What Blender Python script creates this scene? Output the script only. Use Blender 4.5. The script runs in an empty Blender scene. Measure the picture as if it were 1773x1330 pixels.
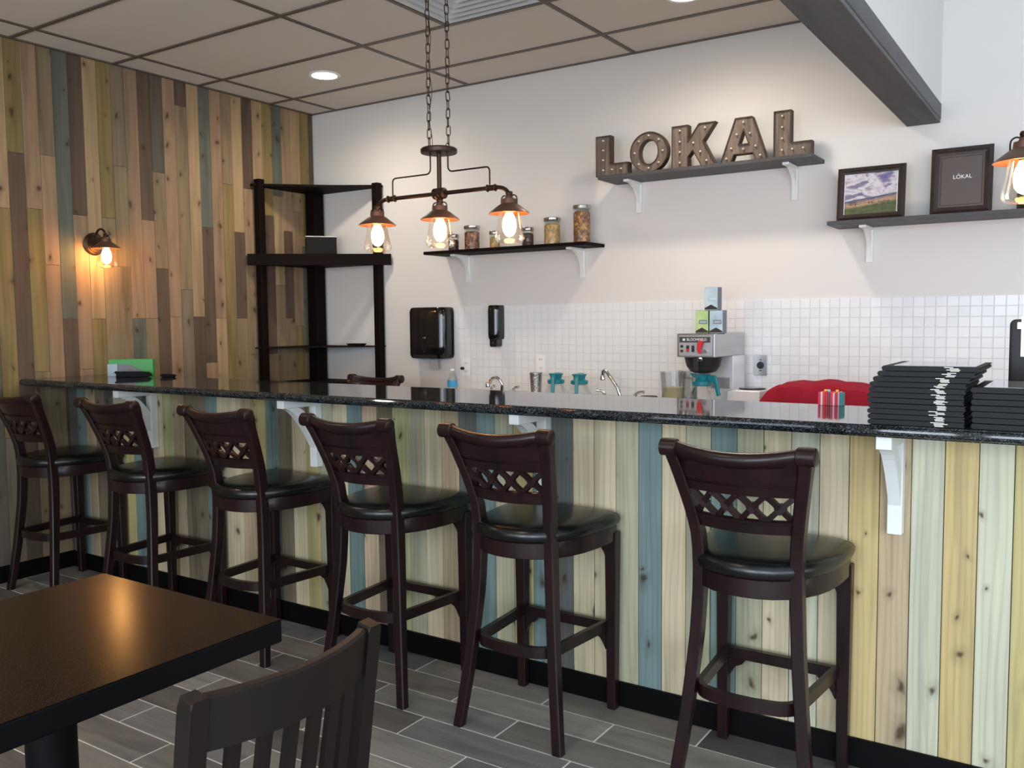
import bpy, bmesh, math, random
from mathutils import Vector, Matrix
random.seed(7)
PI = math.pi
S = bpy.context.scene
COL = S.collection

# ---------------------------------------------------------------- camera
F, YAW, PITCH, ROLL = 1530.163, -0.584, -0.0715, -0.0097
# (yaw is measured from +y towards +x)
fw = Vector((math.sin(YAW)*math.cos(PITCH), math.cos(YAW)*math.cos(PITCH), math.sin(PITCH)))
rt = Vector((math.cos(YAW), -math.sin(YAW), 0)); up = rt.cross(fw)
c_, s_ = math.cos(ROLL), math.sin(ROLL)
r2 = c_*rt + s_*up; u2 = -s_*rt + c_*up
cam = bpy.data.cameras.new('camera'); cam.sensor_width = 36; cam.lens = F/1773*36
cam.clip_start = .02
co = bpy.data.objects.new('camera', cam); COL.objects.link(co)
M = Matrix((( r2.x, u2.x, -fw.x, 5.0245), (r2.y, u2.y, -fw.y, -4.8859), (r2.z, u2.z, -fw.z, 1.4242), (0, 0, 0, 1)))
co.matrix_world = M
S.camera = co

# ---------------------------------------------------------------- world, light, exposure
S.view_settings.view_transform = 'Standard'; S.view_settings.look = 'None'
S.view_settings.exposure = 0.30; S.view_settings.gamma = 1; S.view_settings.use_curve_mapping = False
w = bpy.data.worlds.new('world'); S.world = w; w.use_nodes = True
bg = w.node_tree.nodes['Background']; bg.inputs[0].default_value = (.72, .84, 1, 1); bg.inputs[1].default_value = 1.2

def area(name, loc, size, rot, power, col):
    l = bpy.data.lights.new(name, 'AREA'); l.shape = 'RECTANGLE'; l.size, l.size_y = size
    l.energy = power; l.color = col
    o = bpy.data.objects.new(name, l); COL.objects.link(o); o.location = loc; o.rotation_euler = rot
    return o
DAY = (.80, .90, 1.0)
# daylight through the shop-front windows (rear wall, and the right-hand wall)
for x in (2.2, 4.3, 6.4, 8.2):
    area('window_daylight', (x, -7.42, 1.65), (1.55, 2.1), (PI/2, 0, 0), (20 if x < 3 else 84 if x < 7 else 55), DAY)
area('window_daylight', (8.92, -5.2, 1.65), (2.6, 2.1), (PI/2, 0, PI/2), 48, DAY)
area('window_daylight', (8.92, -1.9, 1.65), (2.2, 2.1), (PI/2, 0, PI/2), 16, DAY)
DOWN = [(.866, -.728), (3.305, -.728), (.866, -3.166), (3.305, -3.776), (.866, -5.6), (3.305, -6.2)]
def spot(loc, power):
    l = bpy.data.lights.new('downlight_beam', 'SPOT'); l.energy = power; l.color = (1, .85, .68)
    l.spot_size = math.radians(172); l.spot_blend = 1; l.shadow_soft_size = .06
    o = bpy.data.objects.new('downlight_beam', l); COL.objects.link(o); o.location = loc

# ---------------------------------------------------------------- helpers
def srgb(*c):
    return tuple(((v/255)/12.92 if v/255 <= .04045 else ((v/255+.055)/1.055)**2.4) for v in c)
def finish(o, parent=None, kind=None):
    COL.objects.link(o)
    if parent: o.parent = parent
    if kind: o['kind'] = kind
    return o
def obj(name, bm, mat, parent=None, kind=None, smooth=False, loc=None):
    bmesh.ops.recalc_face_normals(bm, faces=bm.faces)
    me = bpy.data.meshes.new(name); bm.to_mesh(me); bm.free()
    for m in (mat if isinstance(mat, (list, tuple)) else [mat]): me.materials.append(m)
    if smooth:
        me.polygons.foreach_set('use_smooth', [True]*len(me.polygons))
        me.set_sharp_from_angle(angle=math.radians(38))
    o = bpy.data.objects.new(name, me)
    if loc: o.location = loc
    return finish(o, parent, kind)
def thing(name, label, cat, loc=(0, 0, 0), rz=0, group=None):
    o = bpy.data.objects.new(name, None); o.empty_display_size = .05; COL.objects.link(o)
    o.location = loc; o.rotation_euler = (0, 0, rz); return tag(o, label, cat, group)
def tag(o, label, cat, group=None):
    o['label'] = label; o['category'] = cat
    if group: o['group'] = group
    return o
def copy_tree(o, parent=None):
    c = o.copy(); COL.objects.link(c)
    if parent: c.parent = parent
    for ch in list(o.children): copy_tree(ch, c)
    return c
def B(): return bmesh.new()
def box(bm, x0, x1, y0, y1, z0, z1, bev=0, seg=1, mi=0):
    vs = [bm.verts.new((x, y, z)) for x in (x0, x1) for y in (y0, y1) for z in (z0, z1)]
    fs = [bm.faces.new([vs[i] for i in f]) for f in ((0,1,3,2),(4,6,7,5),(0,4,5,1),(2,3,7,6),(0,2,6,4),(1,5,7,3))]
    for f in fs: f.material_index = mi
    if bev:
        es = list({e for f in fs for e in f.edges})
        r = bmesh.ops.bevel(bm, geom=es, offset=bev, segments=seg, affect='EDGES', profile=.5)
        for f in r['faces']: f.material_index = mi
    return vs
def prism(bm, poly, d0, d1, axis='x', bev=0, mi=0):
    def P(a, b, d):
        return {'x': (d, a, b), 'y': (a, d, b), 'z': (a, b, d)}[axis]
    A = [bm.verts.new(P(a, b, d0)) for a, b in poly]; C = [bm.verts.new(P(a, b, d1)) for a, b in poly]
    n = len(poly); fs = [bm.faces.new(A), bm.faces.new(C[::-1])]
    for i in range(n): fs.append(bm.faces.new((A[i], C[i], C[(i+1) % n], A[(i+1) % n])))
    for f in fs: f.material_index = mi
    if bev:
        es = [e for e in fs[0].edges] + [e for e in fs[1].edges]
        bmesh.ops.bevel(bm, geom=es, offset=bev, segments=1, affect='EDGES')
def lathe(bm, prof, c=(0, 0, 0), seg=24, axis='z', mi=0, cap=True):
    rings = []
    for r, h in prof:
        ring = []
        for i in range(seg):
            a = 2*PI*i/seg; p = (r*math.cos(a), r*math.sin(a), h)
            if axis == 'x': p = (h, p[0], p[1])
            if axis == 'y': p = (p[0], h, p[1])
            ring.append(bm.verts.new((p[0]+c[0], p[1]+c[1], p[2]+c[2])))
        rings.append(ring)
    for a, b in zip(rings, rings[1:]):
        for i in range(seg):
            f = bm.faces.new((a[i], a[(i+1) % seg], b[(i+1) % seg], b[i])); f.material_index = mi
    if cap:
        for r in (rings[0], rings[-1]):
            try: bm.faces.new(r).material_index = mi
            except Exception: pass
def tube(bm, pts, r, seg=8, closed=False, mi=0, flat=None):
    pts = [Vector(p) for p in pts]; n = len(pts); rings = []
    ref = None
    for i, p in enumerate(pts):
        a = pts[(i-1) % n] if (closed or i > 0) else p; b = pts[(i+1) % n] if (closed or i < n-1) else p
        t = (b-a).normalized()
        if ref is None: ref = (Vector((0, 0, 1)) if abs(t.z) < .9 else Vector((1, 0, 0)))
        u = (ref - t*ref.dot(t)).normalized(); v = t.cross(u); ref = u
        rr = r[i] if isinstance(r, (list, tuple)) else r
        ring = []
        for k in range(seg):
            q = 2*PI*(k+.5)/seg
            ru, rv = (rr, rr) if flat is None else flat
            ring.append(bm.verts.new(p + u*math.cos(q)*ru + v*math.sin(q)*rv))
        rings.append(ring)
    m = n if closed else n-1
    for i in range(m):
        a, b = rings[i], rings[(i+1) % n]
        for k in range(seg):
            bm.faces.new((a[k], a[(k+1) % seg], b[(k+1) % seg], b[k])).material_index = mi
    if not closed:
        bm.faces.new(rings[0]).material_index = mi; bm.faces.new(rings[-1][::-1]).material_index = mi
def sweep_x(bm, xs, off, sec, mi=0):
    """section (y,z) moved along x with a sideways offset off(x): bowed rails"""
    rings = [[bm.verts.new((x, y+off(x), z)) for y, z in sec] for x in xs]; n = len(sec)
    for a, b in zip(rings, rings[1:]):
        for i in range(n): bm.faces.new((a[i], a[(i+1) % n], b[(i+1) % n], b[i])).material_index = mi
    bm.faces.new(rings[0]); bm.faces.new(rings[-1][::-1])
def loft(bm, loops, mi=0, cap=(True, True)):
    R = [[bm.verts.new(p) for p in l] for l in loops]; n = len(R[0])
    for a, b in zip(R, R[1:]):
        for i in range(n): bm.faces.new((a[i], a[(i+1) % n], b[(i+1) % n], b[i])).material_index = mi
    if cap[0]: bm.faces.new(R[0]).material_index = mi
    if cap[1]: bm.faces.new(R[-1][::-1]).material_index = mi
def arc(cx, cy, r, a0, a1, n):
    return [(cx+r*math.cos(math.radians(a0+(a1-a0)*i/n)), cy+r*math.sin(math.radians(a0+(a1-a0)*i/n))) for i in range(n+1)]
def rrect(x0, x1, y0, y1, r, n=5):
    return arc(x1-r, y1-r, r, 0, 90, n)+arc(x0+r, y1-r, r, 90, 180, n)+arc(x0+r, y0+r, r, 180, 270, n)+arc(x1-r, y0+r, r, 270, 360, n)

# ---------------------------------------------------------------- materials
def mat(name, col, rough=.5, metal=0, spec=.5, **kw):
    m = bpy.data.materials.new(name); m.use_nodes = True; b = m.node_tree.nodes['Principled BSDF']
    b.inputs['Base Color'].default_value = (*col, 1); b.inputs['Roughness'].default_value = rough
    b.inputs['Metallic'].default_value = metal; b.inputs['Specular IOR Level'].default_value = spec
    for k, v in kw.items(): b.inputs[k.replace('_', ' ')].default_value = v
    return m
def N(m, t, **kw):
    n = m.node_tree.nodes.new(t)
    for k, v in kw.items(): setattr(n, k, v)
    return n
def L(m, a, b): m.node_tree.links.new(a, b)
def coords(m, scale, rnd=0, kind='Position'):
    """world-position coordinates stretched by scale, shifted per object"""
    g = N(m, 'ShaderNodeNewGeometry') if kind == 'Position' else N(m, 'ShaderNodeTexCoord')
    v = N(m, 'ShaderNodeVectorMath', operation='MULTIPLY'); v.inputs[1].default_value = scale
    L(m, g.outputs[kind], v.inputs[0]); out = v.outputs[0]
    if rnd:
        oi = N(m, 'ShaderNodeObjectInfo'); s = N(m, 'ShaderNodeMath', operation='MULTIPLY'); s.inputs[1].default_value = rnd
        L(m, oi.outputs['Random'], s.inputs[0]); a = N(m, 'ShaderNodeVectorMath', operation='ADD')
        L(m, out, a.inputs[0]); L(m, s.outputs[0], a.inputs[1]); out = a.outputs[0]
    return out
def noise(m, vec, scale=1, detail=4, rough=.55, dist=0):
    n = N(m, 'ShaderNodeTexNoise'); n.inputs['Scale'].default_value = scale; n.inputs['Detail'].default_value = detail
    n.inputs['Roughness'].default_value = rough; n.inputs['Distortion'].default_value = dist
    L(m, vec, n.inputs['Vector']); return n.outputs['Fac']
def ramp(m, fac, stops):
    r = N(m, 'ShaderNodeValToRGB'); e = r.color_ramp.elements
    while len(e) < len(stops): e.new(.5)
    for el, (p, c) in zip(e, stops): el.position = p; el.color = (*c, 1) if len(c) == 3 else c
    L(m, fac, r.inputs[0]); return r.outputs[0]
def mixc(m, fac, a, b, mode='MIX'):
    x = N(m, 'ShaderNodeMix', data_type='RGBA', blend_type=mode)
    if hasattr(fac, 'is_output'): L(m, fac, x.inputs[0])
    else: x.inputs[0].default_value = fac
    for s, v in ((x.inputs[6], a), (x.inputs[7], b)):
        if hasattr(v, 'is_output'): L(m, v, s)
        else: s.default_value = (*v, 1)
    return x.outputs[2]
def bump(m, h, strength=.2, dist=.002):
    b = N(m, 'ShaderNodeBump'); b.inputs['Strength'].default_value = strength; b.inputs['Distance'].default_value = dist
    L(m, h, b.inputs['Height']); L(m, b.outputs[0], m.node_tree.nodes['Principled BSDF'].inputs['Normal'])
def base(m, c): L(m, c, m.node_tree.nodes['Principled BSDF'].inputs['Base Color'])
def shade(c, k): return tuple(v*k for v in c)
def plank_mat(name, col, knot=.62, horizontal=False):
    m = mat(name, col, .62, spec=.3)
    ax = (26, 26, 1.5); kx = (8.5, 8.5, 5.2)
    v = coords(m, ax, 40); g = noise(m, v, 1, 5, .6, .9)
    v2 = coords(m, (7, 7, .55), 70); g2 = noise(m, v2, 1, 2, .5, 1.4)
    c = mixc(m, 1, ramp(m, g, [(.25, shade(col, .76)), (.5, col), (.8, tuple(min(1, x*1.13) for x in col))]),
             ramp(m, g2, [(.28, (.72, .74, .74)), (.5, (1, 1, 1)), (.75, (1.05, 1.03, .97))]), 'MULTIPLY')
    # cathedral grain
    wv = N(m, 'ShaderNodeTexWave', wave_type='BANDS', bands_direction='X'); wv.inputs['Scale'].default_value = 5
    wv.inputs['Distortion'].default_value = 9; wv.inputs['Detail'].default_value = 1.5; wv.inputs['Detail Scale'].default_value = .8
    L(m, coords(m, (3, 3, .32), 30), wv.inputs['Vector'])
    c = mixc(m, 1, c, ramp(m, wv.outputs['Fac'], [(0, (.90, .89, .87)), (.35, (1, 1, 1)), (1, (1.03, 1.03, 1.03))]), 'MULTIPLY')
    vo = N(m, 'ShaderNodeTexVoronoi', feature='F1', voronoi_dimensions='2D')
    sx = N(m, 'ShaderNodeSeparateXYZ'); L(m, coords(m, kx, 55), sx.inputs[0]); ad = N(m, 'ShaderNodeMath', operation='ADD'); L(m, sx.outputs[0], ad.inputs[0]); L(m, sx.outputs[1], ad.inputs[1])
    cb_ = N(m, 'ShaderNodeCombineXYZ'); L(m, ad.outputs[0], cb_.inputs[0]); L(m, sx.outputs[2], cb_.inputs[1]); dn = N(m, 'ShaderNodeTexNoise'); dn.inputs['Scale'].default_value = 2.2; dn.inputs['Detail'].default_value = 2; L(m, cb_.outputs[0], dn.inputs['Vector'])
    dm = N(m, 'ShaderNodeVectorMath', operation='MULTIPLY_ADD'); L(m, dn.outputs['Color'], dm.inputs[0]); dm.inputs[1].default_value = (.42, .42, 0); L(m, cb_.outputs[0], dm.inputs[2]); L(m, dm.outputs[0], vo.inputs['Vector']); vo.inputs['Scale'].default_value = 1
    sep = N(m, 'ShaderNodeSeparateColor'); L(m, vo.outputs['Color'], sep.inputs[0])
    gt = N(m, 'ShaderNodeMath', operation='GREATER_THAN'); L(m, sep.outputs[0], gt.inputs[0]); gt.inputs[1].default_value = knot
    sz = N(m, 'ShaderNodeMath', operation='MULTIPLY_ADD'); L(m, sep.outputs[1], sz.inputs[0]); sz.inputs[1].default_value = 1.25; sz.inputs[2].default_value = .35
    dv = N(m, 'ShaderNodeMath', operation='DIVIDE'); L(m, vo.outputs['Distance'], dv.inputs[0]); L(m, sz.outputs[0], dv.inputs[1])
    kr = ramp(m, dv.outputs[0], [(.03, (.9, .9, .9)), (.06, (.6, .6, .6)), (.10, (.22, .22, .22)), (.26, (0, 0, 0))])
    mu = N(m, 'ShaderNodeMath', operation='MULTIPLY'); L(m, kr, mu.inputs[0]); L(m, gt.outputs[0], mu.inputs[1])
    c = mixc(m, mu.outputs[0], c, shade(srgb(78, 55, 40), .7)); base(m, c); bump(m, g, .25, .001)
    return m
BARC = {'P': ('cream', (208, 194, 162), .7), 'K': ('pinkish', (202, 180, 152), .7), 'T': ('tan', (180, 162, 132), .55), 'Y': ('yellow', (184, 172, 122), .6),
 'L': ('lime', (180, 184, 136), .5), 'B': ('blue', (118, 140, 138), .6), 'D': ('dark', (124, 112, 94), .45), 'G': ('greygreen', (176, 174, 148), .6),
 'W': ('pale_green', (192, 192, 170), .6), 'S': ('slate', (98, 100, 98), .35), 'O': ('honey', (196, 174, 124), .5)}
WALC = {'P': ('cream', (164, 140, 106), .75), 'K': ('pinkish', (152, 126, 100), .65), 'T': ('tan', (136, 118, 92), .6), 'Y': ('yellow', (136, 118, 76), .55),  # bar stains darkened and muted: the wall's dim warm light is in the colour
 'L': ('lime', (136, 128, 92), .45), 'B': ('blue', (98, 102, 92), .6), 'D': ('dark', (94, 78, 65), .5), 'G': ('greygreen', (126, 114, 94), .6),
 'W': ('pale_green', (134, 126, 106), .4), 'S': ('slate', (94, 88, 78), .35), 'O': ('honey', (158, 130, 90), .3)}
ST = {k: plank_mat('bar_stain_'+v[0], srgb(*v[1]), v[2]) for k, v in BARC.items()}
SW = {k: plank_mat('wall_dimmed_stain_'+v[0], srgb(*v[1]), v[2]) for k, v in WALC.items()}
m_wall = mat('white_paint', srgb(218, 217, 215), .6, spec=.25); bump(m_wall, noise(m_wall, coords(m_wall, (1, 1, 1)), 180, 3), .06, .001)
m_tilec = mat('ceiling_tile', srgb(224, 218, 210), .9, spec=.1)
bump(m_tilec, noise(m_tilec, coords(m_tilec, (1, 1, 1)), 260, 4), .25, .001)
m_grid = mat('bronze_ceiling_grid', srgb(98, 90, 80), .5)
m_black = mat('black_paint', srgb(6, 7, 9), .55, spec=.12)
m_dark = mat('dark_backing', srgb(36, 32, 28), .9)
m_grout = mat('light_grout', srgb(238, 238, 234), .8)
m_groutw = mat('wall_tile_grout', srgb(218, 222, 226), .7)
def floor_mat():
    m = mat('wood_look_floor_tile', (.2, .2, .2), .42, spec=.4)
    oi = N(m, 'ShaderNodeObjectInfo')
    c0 = ramp(m, oi.outputs['Random'], [(0, srgb(92, 90, 88)), (.25, srgb(124, 116, 109)), (.5, srgb(158, 152, 145)), (.75, srgb(106, 108, 110)), (1, srgb(140, 130, 121))])
    g = noise(m, coords(m, (2.2, 26, 1), 60), 1, 6, .6, 1.0)
    g2 = noise(m, coords(m, (1.3, 7, 1), 33), 1, 3, .5, 1.6)
    c = mixc(m, 1, c0, ramp(m, g, [(.3, (.78, .78, .78)), (.55, (1, 1, 1)), (.75, (1.15, 1.13, 1.1))]), 'MULTIPLY')
    c = mixc(m, 1, c, ramp(m, g2, [(.3, (.72, .72, .74)), (.5, (1, 1, 1)), (.7, (1.12, 1.1, 1.08))]), 'MULTIPLY')
    base(m, c); bump(m, g, .1, .001); return m
m_floor = floor_mat()
m_wtile = mat('white_gloss_tile', srgb(228, 232, 235), .22, spec=.35)
oi = N(m_wtile, 'ShaderNodeObjectInfo'); base(m_wtile, ramp(m_wtile, oi.outputs['Random'], [(0, srgb(219, 223, 227)), (1, srgb(228, 231, 234))]))
def wood(name, a, b, rough=.3, scale=(30, 30, 3), coat=0, coordk='Position'):
    m = mat(name, a, rough, spec=.28, Coat_Weight=coat, Coat_Roughness=.15)
    g = noise(m, coords(m, scale, 10, coordk), 1, 5, .6, .6); base(m, ramp(m, g, [(.3, a), (.7, b)])); return m
m_espresso = wood('espresso_wood', srgb(22, 12, 14), srgb(38, 18, 20), .34, (20, 20, 4), .13)
m_chair = wood('walnut_wood', srgb(17, 12, 11), srgb(27, 19, 15), .5, (20, 20, 4), .0)
m_shelfblk = wood('black_brown_wood', srgb(14, 9, 8), srgb(22, 14, 11), .65, (5, 5, 30))
m_shelfblk.node_tree.nodes['Principled BSDF'].inputs['Specular IOR Level'].default_value = .08
m_shelfgrey = wood('charcoal_wood', srgb(58, 58, 60), srgb(80, 80, 82), .5, (5, 30, 30))
m_beam = wood('grey_stained_beam', srgb(84, 84, 88), srgb(106, 107, 106), .65, (9, 1.2, 9))
m_leather = mat('black_leatherette', srgb(12, 14, 14), .27, spec=.5); bump(m_leather, noise(m_leather, coords(m_leather, (1, 1, 1)), 500, 2), .08, .0006)
m_bracket = mat('white_bracket_paint', srgb(232, 234, 232), .45)
def granite():
    m = mat('black_granite', (.01, .01, .012), .05, spec=.6)
    v = N(m, 'ShaderNodeTexVoronoi'); v.inputs['Scale'].default_value = 420; L(m, coords(m, (1, 1, 1)), v.inputs['Vector'])
    sep = N(m, 'ShaderNodeSeparateColor'); L(m, v.outputs['Color'], sep.inputs[0])
    n = noise(m, coords(m, (1, 1, 1)), 28, 5)
    c = mixc(m, 1, ramp(m, sep.outputs[0], [(.5, srgb(16, 19, 22)), (.8, srgb(44, 50, 54)), (1, srgb(104, 110, 114))]),
             ramp(m, n, [(.35, (.5, .5, .5)), (.65, (1.3, 1.3, 1.3))]), 'MULTIPLY'); base(m, c); return m
m_granite = granite()
def laminate():
    m = mat('speckled_brown_laminate', (.02, .012, .01), .2, spec=.11)
    n = noise(m, coords(m, (1, 1, 1)), 420, 2, .7); base(m, ramp(m, n, [(.42, srgb(18, 11, 9)), (.58, srgb(32, 21, 17)), (.70, srgb(88, 66, 54))])); return m
m_lam = laminate()
m_bronze = mat('oiled_bronze', srgb(70, 52, 42), .42, .85)
m_shade = mat('copper_bronze_shade', srgb(104, 74, 60), .45, .5)
m_steel = mat('brushed_steel', srgb(176, 176, 176), .24, 1)
bump(m_steel, noise(m_steel, coords(m_steel, (4, 4, 300)), 1, 2), .05, .0005)
m_chrome = mat('chrome', srgb(215, 215, 215), .08, 1)
m_plblack = mat('gloss_black_plastic', srgb(14, 15, 18), .09, spec=.6)
m_mblack = mat('matt_black_plastic', srgb(24, 26, 30), .5)
m_teal = mat('teal_plastic', srgb(22, 128, 142), .3)
m_white = mat('white_plastic', srgb(236, 238, 240), .35)
m_red = mat('red_plastic', srgb(205, 32, 40), .35)
def glass(name, tint=(1, 1, 1), refl=1.0):
    m = bpy.data.materials.new(name); m.use_nodes = True; nt = m.node_tree; nt.nodes.clear()
    o = nt.nodes.new('ShaderNodeOutputMaterial'); mx = nt.nodes.new('ShaderNodeMixShader')
    t = nt.nodes.new('ShaderNodeBsdfTransparent'); t.inputs[0].default_value = (*tint, 1)
    g = nt.nodes.new('ShaderNodeBsdfGlossy'); g.inputs['Roughness'].default_value = .03; g.inputs[0].default_value = (refl, refl, refl, 1)
    fr = nt.nodes.new('ShaderNodeLayerWeight'); fr.inputs[0].default_value = .35
    k = nt.nodes.new('ShaderNodeMath'); k.operation = 'MULTIPLY'; k.inputs[1].default_value = .45; nt.links.new(fr.outputs['Fresnel'], k.inputs[0]); nt.links.new(k.outputs[0], mx.inputs[0])
    nt.links.new(t.outputs[0], mx.inputs[1]); nt.links.new(g.outputs[0], mx.inputs[2]); nt.links.new(mx.outputs[0], o.inputs[0]); return m
m_glass = glass('clear_glass', (.95, .97, .97)); m_lampglass = glass('glow_tinted_glass', (1, .93, .85))  # lamp glass is clear; its tint paints in the orange glow around bulbs
def emit(name, col, k):
    m = mat(name, (0, 0, 0), .5); b = m.node_tree.nodes['Principled BSDF']
    b.inputs['Emission Color'].default_value = (*col, 1); b.inputs['Emission Strength'].default_value = k; return m
m_bulb = emit('glowing_filament_bulb', (1, .50, .16), 90)
m_can = emit('downlight_lens', (1, .86, .66), 30)

# ---------------------------------------------------------------- room shell
H = 2.9938; X1, Y1 = 9.0, -7.5; HR = 3.75
def shell(name, x0, x1, y0, y1, z0, z1, m, kind='structure'):
    b = B(); box(b, x0, x1, y0, y1, z0, z1); return obj(name, b, m, None, kind)
floor = shell('floor', 0, X1, Y1, 0, -.08, -.0018, m_grout)
wall_back = shell('wall_back', -.15, X1, 0, .12, -.08, HR+.1, m_wall)
wall_left = shell('wall_left', -.15, -.012, Y1, 0, -.08, HR+.1, m_dark)
# right wall and rear wall with window openings
b = B()
for a in [(X1, X1+.15, -.6, 0, 0, HR), (X1, X1+.15, -3.7, -3.0, 0, HR), (X1, X1+.15, Y1, -6.6, 0, HR), (X1, X1+.15, -3.0, -.6, 0, .55), (X1, X1+.15, -3.0, -.6, 2.75, HR), (X1, X1+.15, -6.6, -3.7, 0, .55), (X1, X1+.15, -6.6, -3.7, 2.75, HR)]: box(b, *a)
obj('wall_right', b, m_wall, None, 'structure')
b = B(); wx = [(1.4, 3.0), (3.5, 5.1), (5.6, 7.2), (7.4, 8.9)]
prev = 0
for a, c in wx:
    box(b, prev, a, Y1-.15, Y1, 0, HR); box(b, a, c, Y1-.15, Y1, 0, .55); box(b, a, c, Y1-.15, Y1, 2.75, HR); prev = c
box(b, prev, X1, Y1-.15, Y1, 0, HR)
obj('wall_rear', b, m_wall, None, 'structure')
for i, (a, c) in enumerate(wx):
    b = B()
    for q in [(a, c, .55, .61), (a, c, 2.69, 2.75), (a, a+.06, .61, 2.69), (c-.06, c, .61, 2.69)]: box(b, q[0], q[1], Y1-.1, Y1-.04, q[2], q[3])
    wo = obj('window_%d' % (i+1), b, m_black, None, 'structure')
ceil = shell('ceiling', 0, 4.2, Y1, 0, H+.035, H+.12, m_dark)
shell('ceiling', 4.35, X1, Y1, 0, HR, HR+.1, m_wall)
shell('wall_soffit', 4.2, 4.35, Y1, 0, 2.47, HR+.1, m_wall)

# left wall: staggered reclaimed planks, columns counted from the corner
PZ = {24: [('Y', 2.38), ('D', 0)], 23: [('K', 2.08), ('Y', 1.16), ('T', 0)], 22: [('T', 2.39), ('K', 1.77), ('K', 1.06), ('T', 0)], 21: [('B', 1.46), ('D', 0)],
 20: [('D', 2.07), ('K', 1.16), ('K', 0)], 19: [('P', 1.46), ('Y', .85), ('T', 0)], 18: [('Y', 2.07), ('T', 1.78), ('T', .9), ('G', 0)], 17: [('G', 2.39), ('T', 1.78), ('T', .55), ('B', 0)],
 16: [('K', 1.46), ('B', .86), ('T', 0)], 15: [('D', 2.08), ('K', 1.46), ('T', 0)], 14: [('S', 2.39), ('T', 1.78), ('D', 0)], 13: [('K', 1.47), ('K', 0)],
 12: [('D', 2.84), ('T', 1.65), ('G', 0)], 11: [('P', 1.47), ('D', 0)], 10: [('B', 2.07), ('D', 1.16), ('K', .95), ('D', 0)], 9: [('K', 1.46), ('P', 0)],
 8: [('T', 2.38), ('Y', 0)], 7: [('P', 2.06), ('D', 1.46), ('T', 0)], 6: [('D', 2.37), ('K', 1.9), ('T', 1.2), ('T', 0)], 5: [('P', 2.35), ('B', 1.5), ('W', 0)],
 4: [('Y', 2.2), ('D', 1.2), ('T', 0)], 3: [('B', 2.35), ('P', 1.7), ('T', .9), ('D', 0)], 2: [('K', 2.1), ('D', 1.46), ('T', 0)], 1: [('P', 2.25), ('K', 1.4), ('Y', 0)], 0: [('Y', 2.0), ('B', 1.2), ('T', 0)], -1: [('S', 1.6), ('S', 0)],
 25: [('P', 2.07), ('Y', .8), ('G', 0)], 26: [('T', 1.46), ('S', 0)]}
rnd = random.Random(3)
def yk(c): return min(-(.048+.0896*c), 0) if c >= 0 else 0
def plank(par, x0, x1, y0, y1, z0, z1, k, bev=.0012):
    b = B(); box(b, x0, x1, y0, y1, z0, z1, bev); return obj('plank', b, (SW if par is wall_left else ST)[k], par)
stuffb = []
for c in range(-1, 84):
    ya, yb = yk(c), max(yk(c+1), Y1)
    if c < 36:
        segs = PZ.get(c)
        if not segs:
            z = H; segs = []
            while z > 0:
                z = max(0, z - rnd.choice((.6, .9, 1.2, 1.5))); segs.append((rnd.choice('PKTTYYDBGOW'), z if z > .3 else 0))
                if z <= .3: break
        top = H
        for k, z in segs:
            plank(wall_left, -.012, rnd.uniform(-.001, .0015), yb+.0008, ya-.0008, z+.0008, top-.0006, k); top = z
    else: stuffb.append((ya, yb))
b = B()
for ya, yb in stuffb:
    k = rnd.choice((0, 1, 2, 3)); z = rnd.choice((1.1, 1.5, 1.9, 2.3))
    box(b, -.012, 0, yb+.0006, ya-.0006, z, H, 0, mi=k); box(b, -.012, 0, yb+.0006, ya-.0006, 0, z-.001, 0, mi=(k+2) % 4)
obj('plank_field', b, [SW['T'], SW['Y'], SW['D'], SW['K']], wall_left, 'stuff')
b = B(); box(b, 0, .014, Y1, -2.0138, 0, .093, .002); obj('baseboard_left', b, m_black, None, 'structure')

# floor tiles (plank porcelain, half bond)
b = B(); box(b, -.2993, .2993, -.0747, .0747, -.006, 0, .001); tile0 = None
def me_of(name, bm, m):
    bmesh.ops.recalc_face_normals(bm, faces=bm.faces); me = bpy.data.meshes.new(name); bm.to_mesh(me); bm.free(); me.materials.append(m); return me
tme = me_of('floor_tile', b, m_floor)
rows = []
row = 0; y = -2.0138 + .0 - .155*.5 + .155*0
b = B(); nrow = int(7.5/.155)+1
for r in range(-13, 36):
    yc = -2.17 - .155*r + .0775      # row r=0 lies between -2.015 and -2.17
    if yc > -.02 or yc < Y1+.05: continue
    sh = 0 if r % 2 == 0 else .3025
    for i in range(-1, 16):
        xc = 2.74 + .3025 - sh + .605*(i-4) + (.0 if sh == 0 else .0)
        a, c = max(xc-.2985, 0), min(xc+.2985, X1)
        if c-a < .02: continue
        if -4.85 < yc < -2.0 and a < 5.2 and c-a > .59:
            o = bpy.data.objects.new('floor_tile', tme); o.location = (xc, yc, 0); o.parent = floor; COL.objects.link(o)
        else: box(b, a, c, yc-.0747, yc+.0747, -.006, 0)
obj('floor_tile_field', b, m_floor, floor, 'stuff')

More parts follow.
